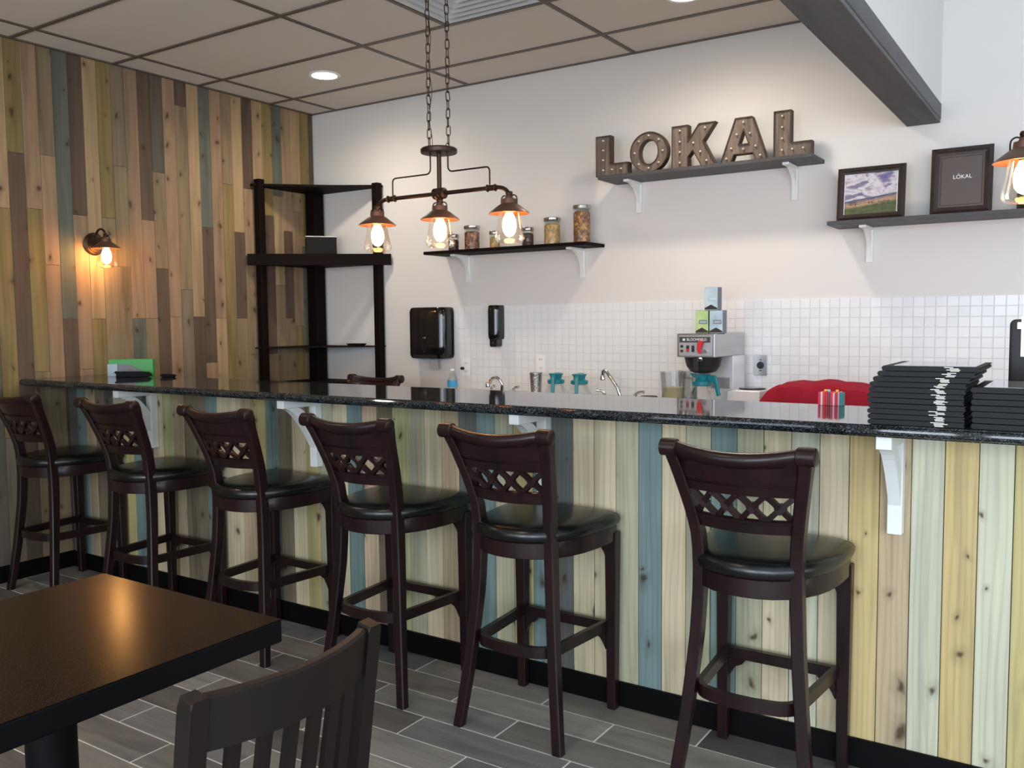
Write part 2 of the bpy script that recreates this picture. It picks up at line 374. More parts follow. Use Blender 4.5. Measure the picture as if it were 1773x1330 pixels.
# suspended ceiling: grid plus lay-in tiles
X0g, Y0g, DX, DY = .2564, .4231, 1.2192, .6096
b = B()
gx = [X0g+DX*i for i in range(4)]; gy = [-(Y0g+DY*i) for i in range(12)]
for x in gx: box(b, x-.0125, x+.0125, Y1, 0, H, H+.03)
for y in gy: box(b, 0, 4.2, y-.0125, y+.0125, H-.0005, H+.03)
box(b, 0, .02, Y1, 0, H-.001, H+.03); box(b, 0, 4.2, -.02, 0, H-.001, H+.03); box(b, 4.18, 4.2, Y1, 0, H-.001, H+.03)
box(b, X0g+1.5*DX-.0125, X0g+1.5*DX+.0125, -(Y0g+2*DY), -(Y0g+DY), H-.0005, H+.03)
obj('ceiling_grid', b, m_grid, ceil)
ex = [0]+gx+[4.2]; ey = [0]+gy+[Y1]
for i in range(len(ex)-1):
    for j in range(len(ey)-1):
        a, c = ex[i]+.012, ex[i+1]-.012; d, e = ey[j+1]+.012, ey[j]-.012
        if c-a < .03 or e-d < .03: continue
        if i == 2 and j == 2:
            c = X0g+1.5*DX-.012
        b = B(); box(b, a, c, d, e, H+.006, H+.02); obj('ceiling_tile', b, m_tilec, ceil)

# air diffuser (louvred) in the half bay
vx, vy = X0g+1.75*DX, -(Y0g+1.5*DY)
t = thing('ceiling_vent', 'white square louvred air diffuser in the ceiling grid', 'vent', (vx, vy, H))
m_vent = mat('vent_enamel', srgb(206, 210, 212), .5)
b = B(); box(b, -.29, .29, -.29, .29, .04, .045); obj('backing', b, mat('vent_throat', srgb(40, 43, 48), .8), t)
for i, s in enumerate((.29, .235, .18, .125, .07)):
    b = B()
    for q in range(4):
        R = Matrix.Rotation(q*PI/2, 4, 'Z'); s2 = s-.031
        P = [(-s, -s, .004), (s, -s, .004), (s2, -s2, .034), (-s2, -s2, .034)]
        vs = [b.verts.new(R @ Vector(p)) for p in P] + [b.verts.new(R @ (Vector(p)+Vector((0, 0, .003)))) for p in P]
        for f in ((0,1,2,3),(7,6,5,4),(0,4,5,1),(2,6,7,3),(1,5,6,2),(3,7,4,0)): b.faces.new([vs[k] for k in f])
    obj('louvre', b, m_vent, t)
b = B(); box(b, -.03, .03, -.03, .03, .01, .014); obj('centre_plate', b, m_vent, t)

# recessed downlights
LAB = {2: 'recessed downlight over the dining side near the plank wall', 3: 'recessed downlight above the foreground table', 4: 'recessed downlight near the rear window beside the plank wall', 5: 'recessed downlight near the rear window in the middle', 0: 'bright recessed ceiling downlight near the plank wall corner', 1: 'bright recessed ceiling downlight above the marquee letters'}
for i, (x, y) in enumerate(DOWN):
    t = thing('downlight', LAB[i], 'downlight', (x, y, H), 0, 'recessed ceiling downlights')
    b = B(); lathe(b, [(.080, .006), (.100, .006), (.102, .001), (.096, -.004), (.080, -.002)], seg=28, cap=False); lathe(b, [(.080, -.002), (.080, .03)], seg=28, cap=False); obj('trim_ring', b, m_white, t, smooth=True)
    b = B(); lathe(b, [(.079, .0), (.078, .003)], seg=28); obj('lens', b, m_can, t)
    spot((x, y, H-.03), 38 if y > -1 else 14)

# beam that runs out from the wall under the soffit
t = thing('ceiling_beam', 'long grey-stained timber beam running out from the white wall', 'beam', (4.272, -3.7, 2.38))
b = B(); box(b, -.077, .077, -3.79, 3.2, -.001, .016, .002); obj('bottom_board', b, m_beam, t)
b = B(); box(b, -.077, .077, 3.202, 3.698, -.001, .016, .002); obj('bottom_board', b, m_beam, t)
b = B(); box(b, .066, .080, -3.79, 3.698, .0165, .092, .003); obj('side_board', b, m_beam, t)
b = B(); box(b, -.082, -.066, -3.79, 3.698, .0165, .092, .003); obj('side_board', b, m_beam, t)

# tiled splashback
bs = obj('backsplash', (lambda b: (box(b, 1.337, 5.9, -.006, -.0002, .92, 1.5285), b)[1])(B()), m_groutw, wall_back)
b = B(); box(b, 1.337, 1.362, -.012, -.006, .92, 1.5285, .001); obj('edge_trim', b, m_wtile, bs)
b = B(); box(b, -.0248, .0248, -.003, .003, -.0248, .0248, .0012); wme = me_of('wall_tile', b, m_wtile)
b = B(); n = 0
for i in range(88):
    x = 1.388+.0515*i
    for j in range(12):
        z = 1.5005-.0515*j
        if x > 5.88: continue
        if 3.36 < x < 4.80 and j < 10:
            o = bpy.data.objects.new('wall_tile', wme); o.location = (x, -.0062, z); o.parent = bs; COL.objects.link(o); n += 1
        else: box(b, x-.0248, x+.0248, -.0090, -.006, z-.0248, z+.0248, .001)
obj('wall_tile_field', b, m_wtile, bs, 'stuff')

# ---------------------------------------------------------------- bar
YF, YT, HB = -2.0138, -2.2872, 1.1238; XE = 5.75
bar = thing('bar_counter', 'long bar faced with vertical stained planks in many colours', 'bar', (0, YF, 0))
b = B(); box(b, .002, XE, .016, .14, 0, HB-.034); obj('frame', b, m_dark, bar)
b = B(); box(b, .015, XE, -.002, .0, 0, 0.0005); b.free()
seq = {-39: 'S', -38: 'B', -37: 'T', -36: 'D', -35: 'S', -34: 'G', -33: 'Y', -32: 'B', -31: 'S', -30: 'P', -29: 'L', -28: 'T', -27: 'D', -26: 'D', -25: 'B', -24: 'P', -23: 'P', -22: 'T', -21: 'Y', -20: 'B', -19: 'D', -18: 'P', -17: 'Y', -16: 'G', -15: 'P', -14: 'B', -13: 'K', -12: 'D', -11: 'L', -10: 'G', -9: 'P', -8: 'T', -7: 'S', -6: 'B', -5: 'G', -4: 'Y', -3: 'B', -2: 'S', -1: 'P', 0: 'P', 1: 'G', 2: 'B', 3: 'P', 4: 'G', 5: 'B', 6: 'G', 7: 'P', 8: 'W', 9: 'P', 10: 'O', 11: 'T', 12: 'W', 13: 'O', 14: 'W', 15: 'Y', 16: 'P', 17: 'B', 18: 'T', 19: 'P', 20: 'W', 21: 'O', 22: 'K', 23: 'G', 24: 'Y'}
def xk(k): return 3.486+(.0905 if k > 0 else .0892)*k
for k in range(-39, 25):
    a, c = max(xk(k), .002), xk(k+1)
    plank(bar, a+.0011, c-.0011, rnd.uniform(-.001, .001), .016, .02, HB-.036, seq[k], .0014)
b = B(); box(b, .015, XE, -.016, -.0012, 0, .092, .003); obj('kickboard', b, m_black, bar)
b = B(); box(b, XE-.0, XE+.016, -.016, .14, 0, HB-.036); obj('end_panel', b, m_dark, bar)
b = B(); box(b, .002, XE, .141, .157, 0, HB-.036); obj('rear_panel', b, m_shelfgrey, bar)
# knot hole and old keyhole patch in the honey plank
b = B(); lathe(b, [(.0115, 0), (.008, .004), (.001, .005)], (4.247, -.0016, .318), 12, 'y'); obj('knot_hole', b, m_mblack, bar)
# granite top
yb_ = -1.735; e = .017
sec = [(YT+e, HB-.034), ]
sec = [(yb_, HB-.034), (YT+.012, HB-.034)] + arc(YT+.014, HB-.017, .017*.85, 250, 110, 6) + [(YT+.012, HB), (yb_-.004, HB), (yb_, HB-.004)]
b = B(); prism(b, sec, .002, XE+.04, 'x')
top = obj('countertop', b, m_granite, smooth=False); tag(top, 'glossy black granite bar top running the length of the bar', 'countertop')

# white under-bar brackets
BL = ['white timber bracket under the bar top, nearest the plank wall', 'white timber bracket under the bar top behind the third and fourth stools', 'white timber bracket under the bar top behind the fifth stool', 'white timber bracket under the bar top right of the sixth stool', 'white timber bracket under the bar top past the right of the photo']
def bracket(loc, D, Hh, T, w, label, grp, solid, name='shelf_bracket'):
    t = thing(name, label, 'bracket', loc, 0, grp)
    b = B(); box(b, -w/2, w/2, -T, -.0005, -Hh, -.0005, .0015); obj('upright', b, m_bracket, t)
    b = B(); box(b, -w/2, w/2, -D, -T-.0005, -T, -.0005, .0015); obj('arm', b, m_bracket, t)
    b = B()
    if solid:
        P = [(-T-.0005, -T-.0005), (-D*.86, -T-.0005)] + [(-D*.86+(D*.86-T-.001)*math.sin(q*PI/2/8), -T-(Hh*.82-T)*(1-math.cos(q*PI/2/8))) for q in range(1, 9)]
        prism(b, P, -w*.3, w*.3, 'x')
    else:
        out = [(-D*.93+(D*.93-T)*(1-math.cos(q*PI/2/8)) if 0 else -D*.93+(D*.93-T)*q/8, -T-.001-(Hh*.72-T)*(q/8)**1.6) for q in range(9)]
        inn = [(-D*.62+(D*.62-T)*q/8, -T-.001-(Hh*.42-T)*(q/8)**1.6) for q in range(9)]
        prism(b, out+inn[::-1], -w*.42, w*.42, 'x')
    obj('brace', b, m_bracket, t); return t
for i, x in enumerate((.842, 2.064, 3.283, 4.533, 5.4)):
    bracket((x, YF-.0012, HB-.034), .228, .322, .04, .042, BL[i], 'brackets under the bar top', False, 'bar_bracket')

# ---------------------------------------------------------------- bar stools
def _tab(P, z):
    for a, c in zip(P, P[1:]):
        if z <= c[0]: return a[1]+(c[1]-a[1])*(z-a[0])/(c[0]-a[0])
    return P[-1][1]
# centre line of the sabre-shaped back posts: depth and half width as functions of height
YP = [(0, -.203), (.12, -.186), (.24, -.171), (.36, -.158), (.48, -.147), (.6, -.141), (.72, -.143), (.79, -.152), (.85, -.168), (.91, -.191), (.975, -.217), (1.02, -.236), (1.066, -.254), (1.09, -.262)]
XP = [(0, .203), (.12, .187), (.24, .173), (.36, .161), (.48, .151), (.6, .145), (.72, .143), (.79, .147), (.85, .155), (.91, .166), (.975, .179), (1.02, .188), (1.066, .197), (1.09, .200)]
def py_(z): return _tab(YP, z)
def px_(z): return _tab(XP, z)
def make_stool():
    t = thing('bar_stool', '', 'stool')
    for s in (-1, 1):
        b = B(); zs = [0, .08, .16, .24, .32, .40, .48, .56, .62, .68, .74, .79, .83, .87, .91, .94, .97, 1.0, 1.03, 1.052]
        th = lambda z: .0165+.006*min(1, z/.6) - (.004*(z-.8)/.25 if z > .8 else 0)
        loops = []; w = .0180; k = .004
        for z in zs+[1.064, 1.074, 1.081]:
            y = py_(z) if z < 1.06 else py_(1.052)-.006; x = s*px_(min(z, 1.065)); h = th(z) if z < 1.0 else {1.0: .020, 1.03: .023, 1.052: .0245, 1.064: .022, 1.074: .016, 1.081: .006}[z]
            loops.append([(x-w+k, y-h, z), (x+w-k, y-h, z), (x+w, y-h+k, z), (x+w, y+h-k, z), (x+w-k, y+h, z), (x-w+k, y+h, z), (x-w, y+h-k, z), (x-w, y-h+k, z)])
        loft(b, loops); obj('back_post', b, m_espresso, t, smooth=True)
        b = B(); lathe(b, [(.019, -.027), (.0255, -.023), (.0255, .023), (.019, .027)], (s*.195, py_(1.055)-.010, 1.056), 16, 'x'); obj('post_cap', b, m_espresso, t, smooth=True)
        b = B(); vs = box(b, s*.195-.0225, s*.195+.0225, .1825, .2275, 0, .66)
        for v in vs:
            if v.co.z < .01: v.co.x = s*.195+(v.co.x-s*.195)*.74; v.co.y = .205+(v.co.y-.205)*.74
        bmesh.ops.bevel(b, geom=list(b.edges), offset=.003, segments=1, affect='EDGES')
        obj('front_leg', b, m_espresso, t)
    bow = lambda u: -.036*(1-u*u)
    us = [-1+2*i/14 for i in range(15)]
    def rail(sec, nm):
        b = B(); rings = [[b.verts.new((u*(px_(z)-.014), y+bow(u), z+(.019*u*u*min(1, (z-.99)/.03) if z > .99 else 0))) for y, z in sec] for u in us]; n = len(sec)
        for a, c in zip(rings, rings[1:]):
            for i in range(n): b.faces.new((a[i], a[(i+1) % n], c[(i+1) % n], c[i]))
        b.faces.new(rings[0]); b.faces.new(rings[-1][::-1]); obj(nm, b, m_espresso, t, smooth=True)
    zz = [.932, .958, .9600, .9660, .968, .99, 1.012]
    back = [(py_(z)-(.011 if z not in (.9600, .9660) else .005), z) for z in zz]
    crest = arc(py_(1.04)-.010, 1.038, .0205, 222, -20, 10)
    rail(back+crest+[(py_(z)+.010, z) for z in (1.012, .99, .96, .932)], 'top_rail')
    rail([(py_(z)-d, z) for z, d in ((.818, .011), (.846, .011), (.848, .016), (.857, .016), (.860, .010))]+[(py_(z)+.010, z) for z in (.860, .818)], 'lower_rail')
    b = B(); n = 4
    def LP(u, z): return Vector((u*(px_(z)-.016), py_(z)+bow(u), z))
    for i in range(n):
        ua, ub = -1+2*i/n, -1+2*(i+1)/n
        for q, (p0, p1) in enumerate((((ua, .856), (ub, .936)), ((ua, .936), (ub, .856)))):
            ring = []
            for k in range(7):
                c = LP(p0[0]+(p1[0]-p0[0])*k/6, p0[1]+(p1[1]-p0[1])*k/6); c.y += .0006*q
                d = (LP(*p1)-LP(*p0)); d.y = 0; d.normalize(); nn = Vector((-d.z, 0, d.x))*(.0076+(.0035 if k in (0, 6) else .0028 if k == 3 else 0))
                ring.append([b.verts.new(c+nn+Vector((0, -.009, 0))), b.verts.new(c-nn+Vector((0, -.009, 0))), b.verts.new(c-nn+Vector((0, .009, 0))), b.verts.new(c+nn+Vector((0, .009, 0)))])
            for a, c in zip(ring, ring[1:]):
                for k in range(4): b.faces.new((a[k], a[(k+1) % 4], c[(k+1) % 4], c[k]))
            b.faces.new(ring[0]); b.faces.new(ring[-1][::-1])
        um = (ua+ub)/2; c = LP(um, .896)
        v = [b.verts.new((c.x+dx*.017, c.y+s*.0096, .896+dz*.017)) for s in (-1, 1) for dx, dz in ((1, 0), (0, 1), (-1, 0), (0, -1))]
        b.faces.new(v[:4]); b.faces.new(v[4:][::-1])
        for k in range(4): b.faces.new((v[k], v[(k+1) % 4], v[4+(k+1) % 4], v[4+k]))
    obj('lattice', b, m_espresso, t)
    # seat
    half = [(.0, .232), (.12, .232), (.195, .228), (.216, .212), (.222, .16), (.219, .06), (.208, -.02), (.190, -.08), (.166, -.13), (.133, -.17), (.09, -.199), (.045, -.214)]
    out = half+[(0, -.218)]+[(-x, y) for x, y in half[:0:-1]]
    b = B(); o2 = [(x*.97, y*.97) for x, y in out]; prism(b, o2, .632, .688, 'z', .003); obj('seat_frame', b, m_espresso, t, smooth=True)
    b = B(); loops = []
    for k, z in ((.955, .6885), (1.0, .692), (1.022, .703), (1.018, .716), (.985, .728), (.90, .737), (.72, .743), (.40, .746), (.12, .747)):
        loops.append([(x*k, y*k, z) for x, y in out])
    loft(b, loops); obj('cushion', b, m_leather, t, smooth=True)
    # foot rails
    b = B(); R = .07
    path = [(.176, .185), (.150, -.11)] + [(p[0], p[1]) for p in arc(.150-R, -.11, R, -6, -80, 7)][1:] + [(.03, -.190), (-.03, -.190)]
    path += [(p[0], p[1]) for p in arc(-.150+R, -.11, R, -100, -174, 7)][:-1] + [(-.150, -.11), (-.176, .185)]
    ring = []
    for i, (x, y) in enumerate(path):
        a = Vector(path[max(i-1, 0)]); c = Vector(path[min(i+1, len(path)-1)]); d = (c-a).normalized(); nn = Vector((-d.y, d.x))*.009; p = Vector((x, y))
        ring.append([b.verts.new((*(p+nn), .296)), b.verts.new((*(p+nn), .334)), b.verts.new((*(p-nn), .334)), b.verts.new((*(p-nn), .296))])
    for a, c in zip(ring, ring[1:]):
        for k in range(4): b.faces.new((a[k], a[(k+1) % 4], c[(k+1) % 4], c[k]))
    b.faces.new(ring[0]); b.faces.new(ring[-1][::-1]); obj('foot_ring', b, m_espresso, t, smooth=True)
    b = B(); box(b, -.174, .174, .187, .211, .290, .326, .002); obj('front_stretcher', b, m_espresso, t)
    for s in (-1, 1):
        b = B(); prism(b, [(s*.173, .289), (s*.115, .289), (s*.128, .272), (s*.150, .262), (s*.162, .244), (s*.173, .222)], .191, .207, 'y'); obj('corner_bracket', b, m_espresso, t)
        b = B(); prism(b, [(s*.173, .631), (s*.10, .631), (s*.125, .615), (s*.15, .605), (s*.165, .585), (s*.173, .565)], .191, .207, 'y'); obj('corner_bracket', b, m_espresso, t)
    return t
SL = ['dark wood bar stool with lattice back nearest the plank wall, leftmost in the row', 'dark wood bar stool second from the plank wall, below the green box',
 'dark wood bar stool third from the plank wall, its foot behind the table corner', 'dark wood bar stool fourth from the plank wall, just above the slatted dining chair',
 'dark wood bar stool fifth from the plank wall, second from the right', 'largest dark wood bar stool, standing apart at the right end of the row']
st0 = make_stool()
for i, (x, rz) in enumerate(((.36, .03), (1.2, .02), (1.98, -.01), (2.722, 0), (3.39, 0), (4.2, 0))):
    o = st0 if i == 0 else copy_tree(st0)
    o.location = (x, -2.262, 0); o.rotation_euler.z = rz
    o['label'] = SL[i]; o['category'] = 'stool'; o['group'] = 'bar stools along the front of the bar'
o = copy_tree(st0); o.location = (1.11, -.82, 0); o.rotation_euler.z = PI+.06
o['label'] = 'dark wood stool behind the bar, only its top rail showing'
del o['group']

# ---------------------------------------------------------------- shelves on the white wall
def shelf(name_label, x0, x1, zt, zb, depth, m, brx, blabs, grp):
    b = B(); box(b, x0, x1, -depth, -.001, zb, zt, .001); s = obj('wall_shelf', b, m); tag(s, name_label, 'shelf', 'floating shelves on the white wall')
    for x, l in zip(brx, blabs): bracket((x, -.001, zb), .185, .18, .014, .034, l, grp, True)
shelf('short black shelf holding the row of snack jars', 1.262, 2.488, 1.888, 1.868, .25, m_shelfblk, (1.453, 2.336), ('white curved bracket under the left half of the jar shelf', 'white curved bracket under the right end of the jar shelf'), 'white shelf brackets')
shelf('high charcoal shelf holding the marquee letters', 2.572, 3.795, 2.258, 2.238, .25, m_shelfgrey, (2.722, 3.642), ('white curved bracket under the left end of the letter shelf', 'white curved bracket under the right end of the letter shelf'), 'white shelf brackets')
shelf('charcoal shelf at the right holding picture frames', 3.873, 5.09, 1.908, 1.888, .25, m_shelfgrey, (4.03, 4.92), ('white curved bracket under the left end of the picture shelf', 'white curved bracket under the far right end of the picture shelf'), 'white shelf brackets')

# marquee letters
def m_letters():
    m = mat('weathered_wood_face', srgb(108, 94, 82), .7)
    g = noise(m, coords(m, (60, 20, 4), 9), 1, 5, .65, .4); base(m, ramp(m, g, [(.3, srgb(66, 57, 51)), (.5, srgb(98, 85, 75)), (.75, srgb(122, 108, 97))])); return m
m_lface = m_letters(); m_rust = mat('rusted_metal_rim', srgb(70, 56, 46), .55, .5)
m_bulboff = mat('unlit_marquee_bulb', srgb(205, 198, 190), .2)
GL = {
 'L': ([[(0, 0), (1, 0), (1, .30), (.46, .30), (.46, 1), (0, 1)]], [(.23, .88), (.23, .64), (.23, .40), (.23, .15), (.5, .15), (.78, .15)]),
 'K': ([[(0, 0), (.38, 0), (.38, .25), (.48, .38), (.68, 0), (1, 0), (.72, .58), (.99, 1), (.62, 1), (.38, .64), (.38, 1), (0, 1)]], [(.19, .88), (.19, .62), (.19, .38), (.19, .13), (.76, .88), (.5, .56), (.66, .34), (.8, .12)]),
 'A': ([[(0, 0), (.24, 0), (.30, .17), (.70, .17), (.76, 0), (1, 0), (.68, 1), (.32, 1)], [(.40, .40), (.60, .40), (.50, .70)]], [(.5, .88), (.36, .62), (.64, .62), (.24, .32), (.76, .32), (.5, .28), (.14, .1), (.86, .1)]),
 'O': ([[(.5+.5*math.cos(a*PI/16), .5+.5*math.sin(a*PI/16)) for a in range(32)], [(.5+.24*math.cos(a*PI/16), .5+.30*math.sin(a*PI/16)) for a in range(32)]], [(.5+.37*math.cos(a*PI/4), .5+.40*math.sin(a*PI/4)) for a in range(8)]),
}
def letter(ch, x0, x1, h, y, z, rz, label):
    t = thing('marquee_letter', label, 'letter', (x0, y, z), rz, 'marquee letters on the high shelf')
    w = x1-x0; loops, bulbs = GL[ch]; b = B(); D = .048
    for lp in loops:
        vs = [b.verts.new((x*w, 0, zz*h)) for x, zz in lp]
        for i in range(len(vs)): b.edges.new((vs[i], vs[(i+1) % len(vs)]))
    edges = list(b.edges); bmesh.ops.triangle_fill(b, use_beauty=True, edges=edges)
    outer = [e for e in b.edges if len(e.link_faces) == 1]
    side = bmesh.ops.extrude_edge_only(b, edges=outer)
    for v in side['geom']:
        if isinstance(v, bmesh.types.BMVert): v.co.y += D
    front = [f for f in b.faces if all(abs(v.co.y) < 1e-6 for v in f.verts)]
    for f in b.faces: f.material_index = 1
    bmesh.ops.inset_region(b, faces=front, thickness=.0045, use_even_offset=True, use_boundary=True)
    inner = [f for f in front if f.is_valid]
    ivs = {v for f in inner for v in f.verts}
    for f in inner: f.material_index = 0
    ex = bmesh.ops.extrude_face_region(b, geom=inner)
    for v in ex['geom']:
        if isinstance(v, bmesh.types.BMVert): v.co.y += .008
    for g in ex['geom']:
        if isinstance(g, bmesh.types.BMFace): g.material_index = 0
    bmesh.ops.delete(b, geom=[f for f in inner if f.is_valid], context='FACES_ONLY')
    obj('letter_body', b, [m_lface, m_rust], t)
    for u, v in bulbs:
        b = B(); lathe(b, [(.0045, .008), (.0045, .003), (.006, -.001), (.004, -.006), (.0008, -.0075)], (u*w, 0, v*h), 8, 'y'); obj('bulb', b, m_bulboff, t, smooth=True)
LY = -.225
letter('L', 2.535+.012, 2.757, .232, LY, 2.2582, 0, 'first marquee letter, a rusty wood-faced L at the left end')
letter('O', 2.762, 2.99, .226, LY+.01, 2.2582, .06, 'round marquee letter O with a wood face')
letter('K', 3.02, 3.275, .232, LY+.005, 2.2582, 0, 'marquee letter K in the middle of the word')
letter('A', 3.300, 3.555, .232, LY+.005, 2.2582, 0, 'marquee letter A between the K and the last L')
letter('L', 3.588, 3.785, .238, LY+.005, 2.2582, 0, 'last marquee letter, the L at the right end of the shelf')

# jars of snacks
m_lid = mat('jar_lid_steel', srgb(190, 188, 184), .2, 1)
def snacks(name, cols, sc=70):
    m = mat(name, cols[0], .6); v = N(m, 'ShaderNodeTexVoronoi'); v.inputs['Scale'].default_value = sc; L(m, coords(m, (1, 1, 1)), v.inputs['Vector'])
    s = N(m, 'ShaderNodeSeparateColor'); L(m, v.outputs['Color'], s.inputs[0]); r = ramp(m, s.outputs[0], [(i/len(cols), c) for i, c in enumerate(cols)]); base(m, r)
    m.node_tree.nodes[-1].name; return m
J1 = snacks('mixed_snacks', [srgb(168, 112, 84), srgb(120, 70, 56), srgb(196, 150, 110), srgb(96, 62, 50)])
J2 = snacks('dark_snacks', [srgb(70, 48, 44), srgb(98, 70, 60), srgb(52, 40, 38)])
J3 = snacks('golden_snacks', [srgb(190, 152, 96), srgb(208, 176, 122), srgb(172, 136, 84), srgb(146, 134, 80), srgb(198, 160, 106)])
J4 = snacks('rainbow_snacks', [srgb(190, 140, 70), srgb(120, 70, 66), srgb(206, 162, 88), srgb(90, 76, 82), srgb(150, 96, 60)])
def jar(x, r, h, m, label):
    t = thing('snack_jar', label, 'jar', (x, -.13, 1.888), 0, 'snack jars on the short shelf')
    b = B(); lathe(b, [(r*.9, .0005), (r, .006), (r, h-.026), (r*.93, h-.022)], seg=24, cap=False); lathe(b, [(r*.9, .0005), (.001, .0006)], seg=24, cap=False); obj('glass', b, m_glass, t, smooth=True)
    b = B(); lathe(b, [(r*.9, .004), (r*.93, .01), (r*.93, h-.045), (r*.7, h-.036), (.002, h-.034)], seg=20)
    obj('contents', b, m, t, smooth=True)
    b = B(); lathe(b, [(r*1.02, h-.022), (r*1.05, h-.020), (r*1.05, h-.003), (r, h)], seg=24); obj('lid', b, m_lid, t, smooth=True)
jar(1.425, .036, .115, J2, 'dark jar half hidden behind the middle pendant lamp')
jar(1.577, .052, .160, J1, 'reddish-brown snack jar between the middle and right pendant lamps')
jar(1.758, .034, .115, J3, 'small tan jar just left of the right pendant lamp glass')
jar(2.012, .038, .122, J2, 'small dark jar just right of the right pendant lamp glass')
jar(2.19, .052, .168, J3, 'golden snack jar, second from the right on the shelf')
jar(2.40, .054, .228, J4, 'tallest multicoloured snack jar at the right end of the shelf')

# picture frames
def text_mesh(s, size, m, name, parent, loc, rot=(PI/2, 0, 0), ext=.0004, align='CENTER'):
    cu = bpy.data.curves.new(name, 'FONT'); cu.body = s; cu.size = size; cu.extrude = ext; cu.align_x = align; cu.align_y = 'CENTER'
    o = bpy.data.objects.new(name, cu); COL.objects.link(o); dg = bpy.context.evaluated_depsgraph_get()
    me = bpy.data.meshes.new_from_object(o.evaluated_get(dg)); bpy.data.objects.remove(o)
    me.materials.clear(); me.materials.append(m); n = bpy.data.objects.new(name, me); n.location = loc; n.rotation_euler = rot
    return finish(n, parent)
m_frame = wood('dark_frame_wood', srgb(40, 33, 32), srgb(58, 46, 42), .4, (40, 40, 6))
def pframe(x0, x1, h, y, label, fw_, pic):
    t = thing('picture_frame', label, 'picture frame', ((x0+x1)/2, y, 1.9082), 0, 'picture frames on the right shelf'); t.rotation_euler.x = -.10
    w = (x1-x0)/2; prof = [(0, 0, 0), (.006, -.004, 0), (fw_*.5, -.013, 0), (fw_*.75, -.008, 0), (fw_, -.006, 0)]
    for q in range(4):
        b = B(); L0, L1 = [], []
        for d, yy, _ in prof+[(fw_, .006, 0), (0, .006, 0)]:
            c = [(-w+d, d), (w-d, d), (w-d, h-d), (-w+d, h-d)]; a, e2 = c[q], c[(q+1) % 4]
            L0.append((a[0], yy, a[1])); L1.append((e2[0], yy, e2[1]))
        loft(b, [L0, L1]); obj('frame_rail', b, m_frame, t)
    b = B(); box(b, -w+fw_-.002, w-fw_+.002, -.002, .004, fw_-.002, h-fw_+.002); obj('picture', b, pic, t); return t, w
def photo_mat():
    m = mat('landscape_photo', (.5, .5, .5), .25); tc = N(m, 'ShaderNodeTexCoord'); sp = N(m, 'ShaderNodeSeparateXYZ'); L(m, tc.outputs['Object'], sp.inputs[0])
    def vec(s):
        v = N(m, 'ShaderNodeVectorMath', operation='MULTIPLY'); v.inputs[1].default_value = s; L(m, tc.outputs['Object'], v.inputs[0]); return v.outputs[0]
    cl = noise(m, vec((10, 1, 22)), 1, 5, .55, .3)
    sky = ramp(m, cl, [(.33, srgb(96, 96, 158)), (.41, srgb(126, 118, 142)), (.5, srgb(206, 202, 212)), (.66, srgb(132, 124, 142))])
    gn = noise(m, vec((30, 1, 60)), 1, 3)
    z = N(m, 'ShaderNodeMath', operation='MULTIPLY_ADD'); L(m, sp.outputs[0], z.inputs[0]); z.inputs[1].default_value = -.12; L(m, sp.outputs[2], z.inputs[2])
    g = ramp(m, z.outputs[0], [(.0, srgb(74, 84, 58)), (.075, srgb(82, 92, 60)), (.084, srgb(172, 142, 116)), (.1, srgb(160, 134, 116)), (.108, srgb(92, 96, 116))])
    g = mixc(m, 1, g, ramp(m, gn, [(.4, (.75, .75, .75)), (.6, (1.1, 1.1, 1.1))]), 'MULTIPLY')
    gt = N(m, 'ShaderNodeMath', operation='GREATER_THAN'); L(m, z.outputs[0], gt.inputs[0]); gt.inputs[1].default_value = .116
    base(m, mixc(m, gt.outputs[0], g, sky)); return m
m_photo = photo_mat(); m_chalk = mat('dark_sign_print', srgb(88, 78, 76), .3)
t, w_ = pframe(3.900, 4.222, .272, -.17, 'framed landscape photo of clouds over fields at the left of the shelf', .034, m_photo)
b = B(); box(b, -w_+.034, -w_+.0375, -.0025, -.0021, .034, .238); obj('white_border', b, m_white, t)
b = B(); box(b, w_-.0385, w_-.035, -.0025, -.0021, .034, .238); obj('white_border', b, m_white, t)
m_pic = mat('photo_picnic_table_print', srgb(62, 52, 66), .4)
b = B()
for cx_, k in ((-.082, 1), (.0, .6), (.045, .5), (.075, .8)):
    for q in [(-.02, .02, .0, .003), (-.026, .026, -.008, -.006)]: box(b, cx_+q[0]*k, cx_+q[1]*k, -.0026, -.0021, .092+q[2]*k, .092+q[3]*k)
    for s in (-1, 1): box(b, cx_+s*.012*k-.0016, cx_+s*.012*k+.0016, -.0026, -.0021, .092-.014*k, .092)
obj('printed_tables', b, m_pic, t, 'stuff')
t, w_ = pframe(4.334, 4.600, .322, -.17, 'dark framed sign with small white lettering', .036, m_chalk)
b = B(); 
for a, c in ((-w_+.043, -w_+.046), (w_-.046, w_-.043)): box(b, a, c, -.0024, -.0021, .046, .276)
for a, c in ((.044, .047), (.274, .277)): box(b, -w_+.046, w_-.046, -.0024, -.0021, a, c)
obj('printed_border', b, m_frame, t)
text_mesh('LOKAL', .026, m_white, 'lettering', t, (.004, -.0027, .178))
b = B(); tube(b, [(-.0165, -.003, .190), (-.013, -.003, .196), (-.009, -.003, .190)], .0007, 5); obj('lettering_accent', b, m_white, t)
pframe(4.70, 4.96, .30, -.17, 'dark picture frame at the right edge behind the hanging lamp', .036, m_chalk)

